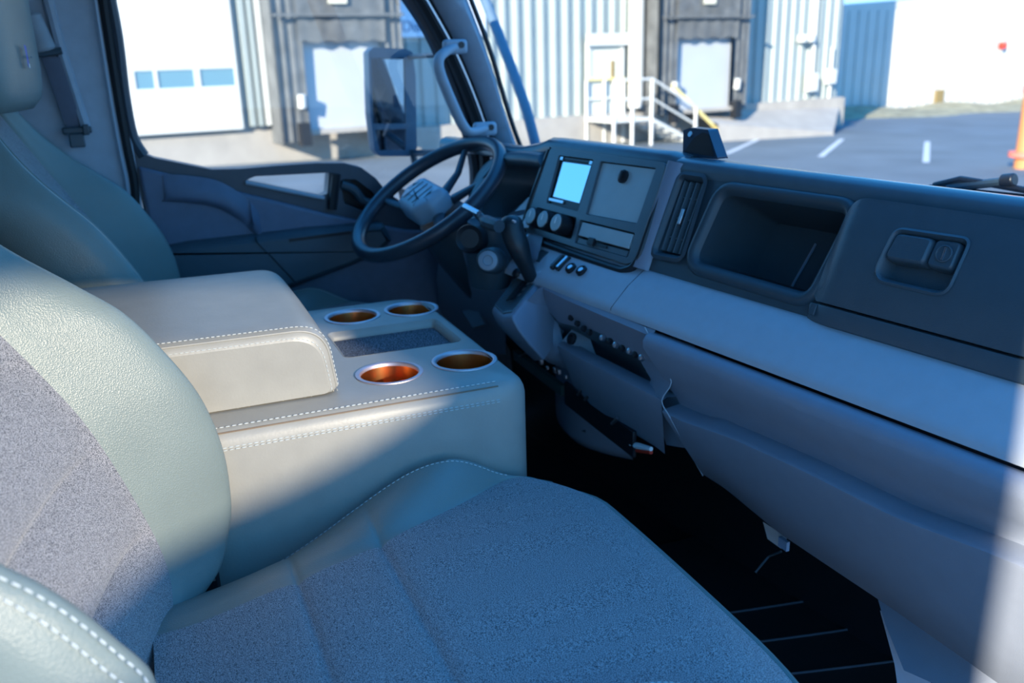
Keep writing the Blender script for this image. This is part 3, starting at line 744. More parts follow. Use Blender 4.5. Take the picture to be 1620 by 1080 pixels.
    # switches on the ledge below
    def LG(s, q, h=0): # q 0 at back, 1 at front
        n = V((0, -(ZL0-ZL1), (YL0-YL1))).normalized(); n = V((0, -.59, .81))
        return O(s, YL0+(YL1-YL0)*q+n.y*h, ZL0+(ZL1-ZL0)*q+n.z*h)
    lx = (OLD.to_3x3() @ V((1, 0, 0)), OLD.to_3x3() @ V((0, .81, .59)), OLD.to_3x3() @ V((0, -.59, .81)))
    def on(px, py): # along the ledge plane
        r = OLD.inverted() @ ray(px, py); n = V((0, -.59, .81)); p0 = V((0, YL0, ZL0)); tt = (p0-V((0, 0, ZC))).dot(n)/r.dot(n)
        p = V((0, 0, ZC))+r*tt; return p.x, (YL0-p.y)/(YL0-YL1)
    for k, (px, py) in enumerate(((884, 417), (893, 419))):
        s, q = on(px, py); b = MB(); b.box(LG(s, q, .003), (.010, .036, .010), ax=lx); b.build('rocker_switch', BLACK, t, bevel=.002)
        b = MB(); b.box(LG(s, q, .009), (.006, .028, .002), ax=lx); b.build('switch_cap', METAL if k else DARKP, t)
    for px, py in ((905, 427), (922, 431)):
        s, q = on(px, py); b = MB(); b.lathe([(.011, 0), (.0105, .008), (.008, .010), (.007, .006), (0, .006)], frameM(LG(s, q, 0), *lx), n=20); b.build('socket_cap', BLACK, t)
        b = MB(); b.lathe([(.007, .007), (.005, .009), (0, .009)], frameM(LG(s, q, 0), *lx), n=16); b.build('socket_face', METAL, t)
    s, q = on(856, 406); b = MB(); b.box(LG(s, q, .001), (.03, .03, .006), ax=lx); b.build('blanking_plate', DARKP, t, bevel=.004)
    for px, py in ((834, 375), (838, 381)):
        p = OLD @ seenO(px, py, y=.92); b = MB(); b.box(p, (.006, .03, .006), ax=lx); b.build('rocker_switch', METAL, t, bevel=.001)
centre_stack()

def instruments():
    t = thing('instrument_cluster', 'hooded instrument cluster behind the steering wheel', 'gauges', O(-1.75, 1.0, 2.0), A8)
    # hood: arch swept around an opening
    def h(px, py, y): return OLD @ seenO(px, py, y=y)
    op = [(862, 268), (840, 264), (815, 263), (798, 268), (783, 285), (772, 310), (764, 340), (768, 352)]
    inner = join_curve([h(*p, .985-.10*max(0, (p[1]-270))/90) for p in op], 5)
    o2 = [(870, 238), (845, 236), (815, 238), (790, 245), (765, 262), (748, 290), (738, 330), (744, 362)]
    outer_ = join_curve([h(*p, 1.03-.10*max(0, (p[1]-250))/90) for p in o2], 5)
    b = MB(); rows = []
    for a, c in zip(outer_, inner):
        md = (a*.5+c*.5); nrm = OLD.to_3x3() @ V((0, -.020, .012)); rows.append([a+V((0, .05, -.015)), a, a*.7+c*.3+nrm*.6, md+nrm, a*.25+c*.75+nrm, c+nrm*.45, c, c+OLD.to_3x3() @ V((0, .02, -.003)), c+(OLD.to_3x3() @ V((.0, .12, -.02)))])
    b.grid(rows); b.poly(rows[0]); b.build('hood', DARK, t, smooth=70)
    # gauge glass set back and lower sill, its base colour lightened to look sky-lit
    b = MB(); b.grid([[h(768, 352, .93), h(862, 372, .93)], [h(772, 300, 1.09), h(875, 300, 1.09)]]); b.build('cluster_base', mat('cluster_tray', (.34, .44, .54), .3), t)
    b = MB(); b.grid([[h(775, 300, 1.10), h(870, 300, 1.10)], [h(790, 255, 1.13), h(872, 255, 1.13)]]); b.build('gauge_panel', BLACK, t)
    b = MB(); b.poly([h(774, 344, .95), h(806, 308, 1.02), h(800, 285, 1.04), h(784, 292, 1.0)]); b.build('gauge_side', mat('gauge_side_tint', (.05, .05, .08), .3), t)
    b = MB(); b.poly([h(815, 334, .95), h(836, 312, .97), h(846, 314, .97), h(842, 329, .95)]); b.poly([h(818, 342, .94), h(841, 336, .94), h(836, 360, .92), h(826, 360, .92)]); b.build('painted_gauge_glint', WHITEP, t, label='white patches painted as glints on the gauges')  # reflections on the gauges painted in as white polygons
    # fascia under the cluster
    b = MB(); b.grid([[h(*p) for p in ((735, 345, .93), (775, 352, .93), (860, 372, .93))], [h(*p) for p in ((700, 372, .90), (770, 395, .88), (850, 410, .88))], [h(*p) for p in ((690, 440, .95), (760, 450, .92), (800, 470, .92))], [h(*p) for p in ((700, 560, 1.05), (760, 560, 1.05), (800, 560, 1.02))]])
    b.build('lower_fascia', DASHL, t, smooth=80)
instruments()

def lower_dash():
    t = DT
    # ---- right hand lower moulding with tapering shelf
    U_ = [(1057, 640), (1128, 652), (1215, 699), (1294, 745), (1420, 785), (1573, 863), (1640, 893)]
    L_ = [(1050, 652), (1136, 683), (1254, 737), (1413, 817), (1573, 878), (1640, 906)]
    B_ = [(1035, 706), (1110, 752), (1210, 830), (1400, 955), (1530, 1045), (1650, 1130)]
    def tab(P, y): return sorted((lambda q: (q.x, q.z))(seenO(px, py, y=y)) for px, py in P)
    YU, YLw, YB = .893, .855, .93
    tu, tl, tb = tab(U_, YU), tab(L_, YLw), tab(B_, YB)
    J_ = [(1031, 536, .862), (1045, 570, .874), (1063, 604, .872), (1049, 634, .862), (1064, 664, .87), (1090, 712, .89), (1113, 754, .925)]
    tj = sorted((lambda q: (q.z, q.x))(seenO(px, py, y=y)) for px, py, y in J_)
    def prof(s):
        zu = smoothtab(tu, s); zl = smoothtab(tl, s); zb = smoothtab(tb, s)
        if zu < zl+.004: zu = zl+.004
        return [(.885, 1.868), (.868, 1.8765), (.860, 1.8775), (.850, 1.8745), (.8445, 1.867), (.843, 1.856), (.860, (1.862*.5+zu*.5)), (YU-.003, zu+.008), (YU-.001, zu), (YLw+.004, zl+.003), (YLw, zl), (YLw+.001, zl-.006), (.89, (zl+zb)/2-.01), (YB-.008, zb+.006), (YB, zb), (YB+.05, zb+.005)]
    b = MB(); rows = []; n = 46; s0, s1 = -1.068, -.43
    for i in range(n+1):
        s = s0+(s1-s0)*i/n; k = (1-i/n)**2; rows.append([O(s+(interp(tj, z)-s0)*k, y, z) for y, z in prof(s)])
    # slant the left edge to follow the moulding joint
    b.grid(rows); b.build('lower_moulding', DASHL, t, smooth=40)
    b = MB(); b.poly([O(-1.10, .905, 1.735), O(-.98, .905, 1.735), O(-1.0, .92, 1.68), O(-1.08, .92, 1.66)]); b.poly([O(-1.075, .885, 1.87), O(-.98, .885, 1.87), O(-.98, .905, 1.735), O(-1.075, .905, 1.735)]); b.build('moulding_backing', DASHL, t)
    # ---- centre lower moulding, cut by a deep pocket
    def cp(px, py, y): return OLD @ seenO(px, py, y=y)
    top = [cp(856, 446, .868), cp(900, 466, .866), cp(960, 492, .864), cp(1020, 516, .864), cp(1037, 522, .864)]
    edge = [cp(851, 452, .862), cp(895, 474, .858), cp(955, 500, .856), cp(1014, 525, .856), cp(1032, 533, .856)]
    mid = [cp(852, 475, .874), cp(885, 510, .885), cp(945, 525, .880), cp(1010, 565, .876), cp(1048, 580, .874)]
    b = MB(); b.grid([top, edge, mid]); b.build('centre_moulding', DASHL, t, smooth=50)
    # pocket: back wall, floor and lip
    b = MB()
    b.grid([[cp(852, 475, .874), cp(885, 510, .885), cp(945, 525, .880), cp(1010, 565, .876), cp(1048, 580, .874)],
            [cp(866, 500, .93), cp(890, 530, .94), cp(945, 545, .94), cp(1005, 580, .93), cp(1040, 600, .90)],
            [cp(880, 540, .93), cp(915, 575, .95), cp(950, 592, .95), cp(1000, 610, .92), cp(1030, 622, .88)]]); b.build('pocket_back', DARKP, t, smooth=60)
    lip = [cp(882, 545, .862), cp(905, 560, .856), cp(950, 583, .853), cp(1000, 609, .853), cp(1030, 624, .853), cp(1047, 634, .854)]
    low = [cp(900, 590, .885), cp(925, 612, .885), cp(965, 640, .885), cp(1010, 668, .885), cp(1035, 682, .885), cp(1050, 690, .885)]
    bot = [cp(905, 608, .91), cp(935, 640, .91), cp(970, 665, .91), cp(1010, 690, .91), cp(1035, 705, .91), cp(1052, 718, .91)]
    b = MB(); b.grid([[p+(OLD.to_3x3() @ V((0, .035, .0))) for p in lip], [p+(OLD.to_3x3() @ V((0, .010, .004))) for p in lip], lip, [p+V((0, 0, -.006)) for p in lip], low, bot]); b.build('pocket_lip', DASHL, t, smooth=50)
    b = MB(); b.poly([cp(882, 548, .865), cp(905, 520, .905), cp(930, 525, .93), cp(952, 588, .90), cp(905, 562, .862)]); b.build('pocket_cheek', DASHM, t)
    rr = frameM(cp(906, 536, .868), *AX)
    b = MB(); b.lathe([(.011, 0), (.011, .005), (.008, .006), (.0075, .001), (0, .001)], rr, n=20); b.build('power_socket', BLACK, t)
    for i, (px, py) in enumerate(((905, 503), (915, 512), (925, 520), (934, 526), (955, 535), (966, 540), (976, 546), (986, 551), (998, 556), (1007, 561), (1017, 566))):
        b = MB(); b.lathe([(.006, 0), (.005, .006), (0, .007)], frameM(cp(px, py, .875), *AX), n=10); b.build('small_connector', BLACK if i < 4 or i % 2 else METAL, t)
    # rounded right end of the centre moulding
    b = MB(); b.tube(join_curve([cp(1020, 517, .855), cp(1031, 540, .86), cp(1045, 570, .862), cp(1062, 604, .858), cp(1047, 633, .850), cp(1060, 660, .855), (cp(1085, 705, .885)), cp(1112, 752, .925)], 4), .0010, n=6); b.build('moulding_joint', DASHM, t)
    b = MB(); b.grid([[cp(1010, 566, .876), cp(1040, 575, .872), cp(1064, 604, .868)], [cp(1030, 600, .885), cp(1046, 606, .868), cp(1058, 612, .858)], [cp(1020, 618, .875), cp(1036, 624, .856), cp(1049, 634, .852)]]); b.build('pocket_end', DASHL, t, smooth=70)
    # smooth shield between shifter and pocket
    b = MB(); b.grid([[cp(860, 448, .862), cp(845, 462, .83), cp(815, 500, .82)],
                      [cp(870, 470, .89), cp(850, 490, .85), cp(818, 520, .83)],
                      [cp(885, 515, .905), cp(865, 530, .87), cp(838, 548, .85)],
                      [cp(893, 550, .885), cp(880, 562, .875), cp(862, 570, .87)],
                      [cp(905, 590, .905), cp(890, 580, .905), cp(870, 575, .905)]]); b.build('centre_cheek', DASHL, t, smooth=80, sub=1)
    # kick panel low on the right and carpeted bulkhead behind
    b = MB(); b.grid([[cp(1385, 935, 1.0), cp(1400, 985, .98), cp(1430, 1060, .96)], [cp(1700, 1130, 1.0), cp(1700, 1150, .98), cp(1700, 1180, .96)]]); b.build('kick_panel', DASHL, t)
    b = MB(); b.grid([[cp(1392, 965, .985), cp(1415, 1050, .97), cp(1425, 1120, .97)], [cp(1450, 1000, 1.05), cp(1470, 1060, 1.05), cp(1480, 1130, 1.05)]]); b.build('kick_panel', DASHL, t)
    b = MB(); b.grid([[O(s, 1.22, 1.10), O(s, 1.20, 1.5), O(s, 1.02, 1.80), O(s, 1.0, 1.95)] for s in (-2.35, -.45)]); b.build('bulkhead', BLACK, t)
lower_dash()

def hanging_bits():
    def cp(px, py, y): return OLD @ seenO(px, py, y=y)
    t = thing('fuse_block', 'dark exposed wiring bracket with silver clips under the dash', 'bracket', cp(930, 620, .95))
    a, c = cp(835, 575, .97), cp(1000, 700, .90); d = (c-a).normalized(); up = V((0, 0, 1)); n_ = d.cross(up).normalized()
    x = (d, n_, d.cross(n_)*-1)
    b = MB(); b.box(a.lerp(c, .72), ((c-a).length*.60, .008, .050), ax=x); b.build('bracket', BLACK, t, bevel=.002)
    b = MB(); b.box(a.lerp(c, .12), ((c-a).length*.55, .012, .022), ax=x); b.build('connector_rail', mat('rail_green', (.03, .07, .06), .4), t)
    for px, py, s in ((848, 565, .008), (856, 572, .009), (866, 582, .006), (878, 585, .009), (884, 588, .008), (895, 596, .006), (912, 590, .006), (918, 594, .005), (940, 610, .006)):
        b = MB(); b.box(cp(px, py, .925), (s, s*.8, s*1.3)); b.build('terminal', METAL, t, bevel=.001)
    b = MB(); b.tube([cp(925, 632, .90), cp(945, 611, .90), cp(954, 621, .90), cp(948, 630, .90)], .0028, n=6); b.build('clip', METAL, t)
    b = MB(); b.tube([cp(914, 624, .90), cp(923, 614, .90)], .003, n=6); b.build('clip', METAL, t)
    b = MB(); b.tube([cp(968, 670, .89), cp(977, 661, .89)], .0035, n=6); b.build('clip', METAL, t)
    b = MB(); b.tube([cp(822, 563, .97), cp(838, 556, .97)], .002, n=6); b.build('clip', METAL, t)
    t = thing('wire_plug', 'white and red wire plug dangling below the dash', 'plug', cp(1015, 707, .90))
    b = MB(); b.tube([cp(998, 703, .90), cp(1010, 705, .90), cp(1030, 710, .895)], [.004, .006, .004], n=8); b.build('plug_body', WHITEP, t)
    b = MB(); b.tube([cp(1008, 712, .90), cp(1030, 715, .895)], .004, n=8); b.build('plug_latch', RED, t)
    b = MB(); b.tube(join_curve([cp(965, 660, .92), cp(980, 685, .92), cp(1000, 703, .90)], 4), .004, n=6); b.build('cable', BLACK, t)
    # black connectors cluster
    t = thing('brake_pedal', 'small rectangular pedal plate low beside the wheel column', 'pedal', cp(765, 520, .95))
    b = MB(); P = [cp(733, 493, .98), cp(758, 490, .98), cp(771, 514, .95), cp(752, 520, .95)]; nn = V((0, -.006, .004)); b.grid([P, [p+nn for p in P]], close_v=True); b.poly([p+nn for p in P]); b.build('pedal_pad', mat('pedal_grey', (.22, .24, .27), .6), t)
    t = thing('accelerator_pedal', 'dark pedal pad in the footwell under the wiring bracket', 'pedal', cp(925, 665, 1.02))
    b = MB(); P = [cp(915, 650, 1.05), cp(945, 655, 1.05), cp(928, 685, 1.02), cp(905, 675, 1.02)]; b.grid([P, [p+nn for p in P]], close_v=True); b.poly([p+nn for p in P]); b.build('pedal_pad', mat('pedal_dark', (.05, .06, .07), .6), t)
    # engine cover bulge under dash centre
    b = MB(); rows = []
    for i in range(9):
        q = i/8; r = [O(-1.64+.27*q, 1.06-.05*sin(pi*q)+dy, z) for z, dy in ((1.46, .06), (1.475, .02), (1.50, .0), (1.60, .0), (1.75, .02))]; rows.append(r)
    t = thing('heater_housing', 'blue-grey rounded heater housing in the centre footwell', 'housing', cp(880, 680, 1.05))
    b.grid(rows); b.build('shell', DASHL, t, smooth=80)
    # bracket and foot rest in the passenger footwell
    t = thing('footwell_bracket', 'small pale metal bracket poking from under the dash', 'bracket', cp(1225, 850, 1.0))
    b = MB(); b.poly([cp(1207, 825, 1.0), cp(1246, 850, .99), cp(1236, 868, 1.0), cp(1214, 852, 1.01)]); b.build('plate', WHITEP, t)
    b = MB(); b.box(cp(1240, 860, .985), (.020, .006, .016)); b.build('tab', mat('tab_blue', (.25, .35, .5), .4), t)
    b = MB(); b.tube([cp(1236, 872, 1.0), cp(1216, 880, 1.0), cp(1195, 905, .98)], .0018, n=6); b.build('rod', DARK, t)
    # ribbed rubber mat in the footwell
    t = thing('floor_mat', 'black rubber floor mat with curved raised ribs in the passenger footwell', 'mat', (-.98, .84, ZF))
    b = MB(); b.box((-.98, .84, ZF+.006), (.98, .66, .012)); b.build('mat_sheet', RUBBER, t, bevel=.004)
    for k in (0, 1, 2, 4):
        pts = []
        for p in (((1212, 960), (1290, 948), (1352, 936)), ((1250, 1008), (1330, 997), (1395, 985)), ((1262, 1064), (1340, 1055), (1410, 1046)), ((1190, 905), (1255, 900), (1300, 892)), ((1255, 1110), (1340, 1102), (1430, 1094)))[k]:
            pts.append(seen(*p, z=ZF+.014))
        pts[0] += (pts[0]-pts[1])*.9; pts[2] += (pts[2]-pts[1])*.5
        b = MB(); b.tube(join_curve(pts, 6), .0020, n=6); b.build('rib', mat('rib_rubber', (.07, .08, .10), .3), t)
hanging_bits()

def shifter():
    def cp(px, py, y): return OLD @ seenO(px, py, y=y)
    t = thing('gear_shifter', 'black column-like gear lever on a sloped gate plate beside the dash', 'gear lever', cp(820, 470, .83), A8)
    base = [(783, 487, .80), (797, 500, .79), (812, 497, .79), (864, 432, .90), (850, 424, .91), (827, 428, .91)]
    P = [cp(*p) for p in base]; cen = sum(P, V())/len(P)
    nrm = (P[2]-P[0]).cross(P[4]-P[0]).normalized(); nrm = nrm if nrm.z > 0 else -nrm
    Q = []
    for p in P: Q.append(cen+(p-cen)*1.10)
    b = MB(); rows = []
    for k, h in ((.98, -.11), (1.16, -.06), (1.22, -.025), (1.17, -.004), (1.08, .002), (.98, .003)): rows.append([cen+(p-cen)*k+nrm*h for p in P])
    b.grid(rows, close_v=True); b.poly(rows[-1]); b.build('console_block', DASHL, t, smooth=70, bevel=.012, seg=4)
    b = MB(); rows = [[cen+(p-cen)*k+nrm*h for p in P] for k, h in ((.97, .002), (.97, .005), (.90, .006), (.86, .003))]; b.grid(rows, close_v=True); b.poly(rows[-1]); b.build('gate_plate', BEZEL, t, bevel=.001)
    c1 = cp(822, 452, .865)+nrm*.005; d = (cp(845, 430, .90)-cp(800, 485, .80)).normalized()
    b = MB(); b.box(cen+nrm*.0055, (.075, .018, .002), ax=(d, nrm.cross(d), nrm)); b.build('gate_slot', BLACK, t)
    b = MB(); b.lathe([(.012, 0), (.011, .008), (.006, .012), (0, .013)], frameM(cp(822, 437, .87)+nrm*.004, d, nrm.cross(d), nrm), n=16); b.build('release_button', BLACK, t)
    for i in range(4):
        b = MB(); b.box(cen+d*(.03-.02*i)+nrm.cross(d)*(-.02)+nrm*.006, (.009, .006, .001), ax=(d, nrm.cross(d), nrm)); b.build('gate_letter_mark', METAL, t)
    b = MB(); b.box(cp(853, 433, .885)+nrm*.006, (.02, .03, .004), ax=(d, nrm.cross(d), nrm)); b.build('gate_lamp', mat('lamp_lens', (.55, .7, .8), .2), t)
    pts = [cp(840, 440, .865), cp(831, 418, .85), cp(822, 395, .84), cp(813, 372, .835), cp(809, 352, .835), cp(808, 340, .835)]
    b = MB(); b.tube(join_curve(pts, 5), [.013, .013, .0135, .014, .0145, .015, .016, .017, .018, .019, .020, .021, .0215, .022, .022, .022, .022, .022, .022, .0215, .021, .0195, .018, .015, .011, .004][:26], n=18); b.build('lever_grip', mat('shift_leather', (.012, .02, .026), .42, bump=.3, bscale=600, bd=.0004), t, smooth=80)
    b = MB(); b.box(cp(813, 350, .812), (.012, .004, .003)); b.build('grip_emblem', METAL, t)
    # steering column shroud + ignition + stalk
shifter()

def wheel():
    c = V((-1.925, .585, 2.03))
    c = seen(677, 312, u=-1.945)
    al = radians(56)        # tilt of the wheel axis from horizontal
    n_ = V((.10, -cos(al), sin(al))).normalized(); x = V((1, 0, 0)); x = (x-n_*x.dot(n_)).normalized(); y = n_.cross(x)
    R = .190
    t = thing('steering_wheel', 'large black steering wheel with padded light hub', 'steering wheel', c)
    b = MB(); pts = [c+x*R*cos(2*pi*i/64)+y*R*sin(2*pi*i/64) for i in range(64)]
    b.tube(pts, .0155, n=14, closed=True, up=n_, flat=1.1); b.build('rim', mat('wheel_rim', (.035, .045, .06), .32, bump=.3, bscale=900, bd=.0003), t, smooth=80)
    M = frameM(c, x, y, n_); MH = frameM(c+n_*.014-x*.034, x, y, n_)
    b = MB(); rows = []
    hp = rpoly([(-.070, .036), (.070, .036), (.078, -.014), (.048, -.050), (-.048, -.050), (-.078, -.014)], .018, 4)
    for d, i_ in ((-.050, -.004), (-.022, -.004), (-.010, .0), (-.004, .010), (-.002, .03)): rows.append([MH @ V((p.x, p.y, d)) for p in inset(hp, i_)])
    b.grid(rows, close_v=True); b.poly(rows[-1]); b.build('hub_pad', mat('hub_grey', (.34, .40, .46), .4, bump=.2, bscale=700, bd=.0003), t, smooth=60)
    for k in (-1, 0, 1):
        b = MB(); b.tube([MH @ V((.028*k, .024, -.0015)), MH @ V((.028*k, -.036, -.0015))], .0010, n=6); b.build('pad_seam', BLACK, t); continue
        b = MB(); b.tube([M @ V((.028*k, .05, -.0035)), M @ V((.028*k, -.055, -.0035))], .0015, n=6); b.build('pad_seam', BLACK, t)
    for ang in (200, 340, 60, 120):
        a = radians(ang); p0 = M @ V((.06*cos(a), .045*sin(a), -.03)); p1 = M @ V((R*cos(a), R*sin(a), 0))
        mid = (p0+p1)/2 - n_*.012; b = MB(); b.tube([p0, mid, p1], [.016, .011, .009], n=10, up=n_, flat=.6); b.build('spoke', mat('wheel_rim', (.035, .045, .06), .32), t)
    t = thing('steering_column', 'dark steering column shroud with ignition switch and stalk', 'column', c-n_*.3)
    b = MB(); rows = []
    for d, r1 in ((-.055, .062), (-.09, .075), (-.16, .078), (-.26, .070), (-.34, .055)):
        rows.append([M @ V((r1*1.1*cos(2*pi*i/24), r1*.9*sin(2*pi*i/24), d)) for i in range(24)])
    b.grid(rows, close_v=True, cap=True); b.build('shroud', DARK, t, smooth=60)
    q = lambda px, py, yy=.80: OLD @ seenO(px, py, y=yy)
    b = MB(); b.tube(join_curve([q(735, 325), q(755, 338), q(768, 350), q(790, 358)], 4), [.006]*4+[.008]*4+[.013]*4+[.012], n=10); b.build('stalk', DARK, t)
    b = MB(); b.tube([q(735, 326, .795), q(758, 338, .795)], .006, n=8); b.build('stalk_tip', METAL, t)
    fz = OLD.to_3x3() @ V((.75, -.62, .22)).normalized(); fa = V((0, 0, 1)).cross(fz).normalized(); fx = (fa, fz.cross(fa), fz)
    b = MB(); b.lathe([(.0, .03), (.020, .03), (.024, .024), (.026, -.03)], frameM(q(777, 412, .80), *fx), n=24); ig = b.build('ignition_housing', DARK, t)
    b = MB(); b.lathe([(.018, .028), (.018, .033), (.010, .034), (.009, .031), (0, .031)], frameM(q(777, 412, .80), *fx), n=24); b.build('ignition_barrel', mat('ignition_grey', (.2, .25, .3), .35), t)
    b = MB(); b.lathe([(.0, .03), (.018, .03), (.026, .036), (.028, .028), (.028, -.05)], frameM(q(748, 378, .80), *fx), n=24); b.build('round_socket', BLACK, t)
    b = MB(); rows = []
    for k, w_ in ((0, .055), (.5, .060), (1, .05)):
        p = q(775, 350, .86).lerp(q(775, 450, .86), k)
        rows.append([p+V((w_*cos(2*pi*i/20), w_*.8*sin(2*pi*i/20), 0)) for i in range(20)])
    b.grid(rows, close_v=True, cap=True); b.build('column_cover', DARK, t, smooth=60)
wheel()

def dash_sensor():
    def cp(px, py, y): return OLD @ seenO(px, py, y=y)
    t = thing('dash_camera', 'small dark wedge-shaped unit standing on top of the dash', 'camera', cp(1107, 250, 1.06))
    y0, y1 = 1.05, 1.10
    F = [cp(1080, 247, y0), cp(1081, 206, y0), cp(1092, 202, y0), cp(1120, 205, y0), cp(1136, 252, y0)]
    Bk = [p+(OLD.to_3x3() @ V((0.0, .022, 0))) for p in F]
    b = MB(); b.grid([F, Bk], close_v=True); b.poly(F); b.poly(Bk); b.build('body', mat('sensor_body', (.02, .05, .09), .3), t, bevel=.004, seg=3)
    off = OLD.to_3x3() @ V((0, -.001, 0))
    b = MB(); b.poly([p+off for p in (cp(1083, 240, y0), cp(1098, 218, y0), cp(1112, 209, y0), cp(1121, 212, y0), cp(1131, 248, y0))]); b.build('front_shade', BLACK, t)
    b = MB(); b.lathe([(0, .001), (.005, .001), (.005, -.001)], frameM(cp(1092, 212, y0-.001), *AX), n=12); b.build('lens', METAL, t)
dash_sensor()
# ================================================================== CONSOLE
def console():
    t = thing('centre_console', 'grey leather-wrapped centre console with armrest lid and cup holders', 'console', (-1.42, .1, ZF))
    u0, u1, v0, v1, zt = -1.695, -1.14, -.34, .492, 1.842
    base = rpoly([(u0, v0), (u1, v0), (u1, v1), (u0, v1)], [.03, .02, .045, .075], 8)
    top = inset(base, .018)
    b = MB(); rows = []
    for z, i_ in ((ZF, 0), (1.5, 0), (1.75, .0), (1.815, .0), (1.826, .002), (1.834, .006), (1.839, .011), (zt, .018)):
        rows.append([V((p.x, p.y, z)) for p in inset(base, i_)])
    b.grid(rows, close_v=True)
    cups = [(-1.264, .308), (-1.267, .430), (-1.600, .328), (-1.598, .441)]
    tray = rpoly([(-1.515, .262), (-1.365, .262), (-1.362, .462), (-1.515, .462)], .016, 6)
    def topf(a, c, d): return V((a, c, zt+d))
    b.plate(top, [circ(x, y, .046) for x, y in cups]+[tray], topf, 0)
    bmesh.ops.remove_doubles(b.bm, verts=b.bm.verts, dist=.0004)
    b.build('body', LEATHER2, t, smooth=50)
    b = MB(); rows = []
    for d, i_ in ((.0005, -.0005), (-.002, .0015), (-.006, .005), (-.012, .007), (-.040, .008)): rows.append([V((p.x, p.y, zt+d)) for p in inset(tray, i_)])
    b.grid(rows, close_v=True); b.build('tray_wall', LEATHER2, t, smooth=60)
    b = MB(); b.poly([V((p.x, p.y, zt-.014)) for p in inset(tray, .0065)]); b.build('tray_carpet', CARPET, t)
    for x, y in cups:
        M = Matrix.Translation((x, y, zt))
        b = MB(); b.lathe([(.0465, -.0005), (.0520, .0002), (.0515, .0016), (.049, .0022), (.0465, .0020), (.0445, .0005), (.0440, -.004)], M, n=48); r = b.build('cup_holder', RING, t, label='pinkish steel cup holder rim', smooth=50)
        b = MB(); b.lathe([(.0440, -.004), (.0425, -.02), (.040, -.075), (.036, -.08), (0, -.08)], M, n=48); b.build('cup_liner', COPPER, r, label='copper-coloured cup liner')
    # seam and twin stitching along the right edge and front
    def edge(i_, z, n=60):
        P = inset(base, i_); L = [V((p.x, p.y, z)) for p in P]
        k = [i for i, p in enumerate(L) if p.x > -1.3 and p.y > -.1]
        return [L[i] for i in k]
    rt = [V((u1-i_, v, z)) for i_, z, v in ()]
    def run(i_, z): return [V((u1-i_+.0006, -.1, z)), V((u1-i_+.0006, .44, z))]
    b = MB(); b.tube([V((u1-.0085, v, 1.8375)) for v in (-.1, .44)], .0012, n=6); b.build('seam', mat('seam_brown', (.22, .16, .11), .7), t)
    stitches(t, [run(.017, 1.8425), run(.0008, 1.8195), run(-.0006, 1.8165)], step=.0080, ln=.0052)
    # ---- armrest lid
    lu0, lu1 = -1.635, -1.212
    pf = rpoly([(-.34, 1.845), (.224, 1.845), (.212, 1.945), (-.34, 1.950)], [.004, .010, .050, .01], 9)
    yc, zb = -.06, 1.845
    def shr(p, i_): return V((yc+(p.x-yc)*(1-i_/.28), zb+(p.y-zb)*(1-i_/.10)))
    prs = ((0, .016), (.002, .010), (.006, .005), (.012, .0018), (.02, 0))
    b = MB(); rows = []
    for du, i_ in prs: rows.append([V((lu0+du, q.x, q.y)) for q in (shr(p, i_) for p in pf)])
    for i in range(1, 8): rows.append([V((lu0+(lu1-lu0)*i/8, p.x, p.y+(.004*sin(pi*i/8) if p.y > 1.9 else 0))) for p in pf])
    for du, i_ in prs[::-1]: rows.append([V((lu1-du, q.x, q.y)) for q in (shr(p, i_) for p in pf)])
    b.grid(rows, close_v=True)
    for r in (rows[0], rows[-1]): b.poly(r)
    b.build('armrest_lid', LEATHER2, t, smooth=60)
    def lidrun(du, i_, off):
        return [V((lu1-du+off, q.x, q.y)) for p, q in ((p, shr(p, i_)) for p in pf) if p.y > 1.85]
    b = MB(); b.tube(lidrun(.007, .0045, .0006), .0020, n=8); b.build('lid_piping', LEATHER2, t, smooth=80)
    stitches(t, [lidrun(.016, .0004, .0004), lidrun(.0012, .0125, .0006)], name='lid_stitching', step=.0070, ln=.0045, r=.0007)
    # frayed lower edge of the lid
    b = MB(); rnd = random.Random(3)
    for i in range(160):
        v = -.02+.24*rnd.random(); p = V((lu1-.012+.004*rnd.random(), v, 1.846)); b.tube([p, p+V((.004*rnd.random(), .003*(rnd.random()-.5), -.004+.004*rnd.random()))], .0008, n=4)
    b.build('frayed_edge', mat('fray_backing', (.45, .43, .36), .9), t, kind='stuff')
console()

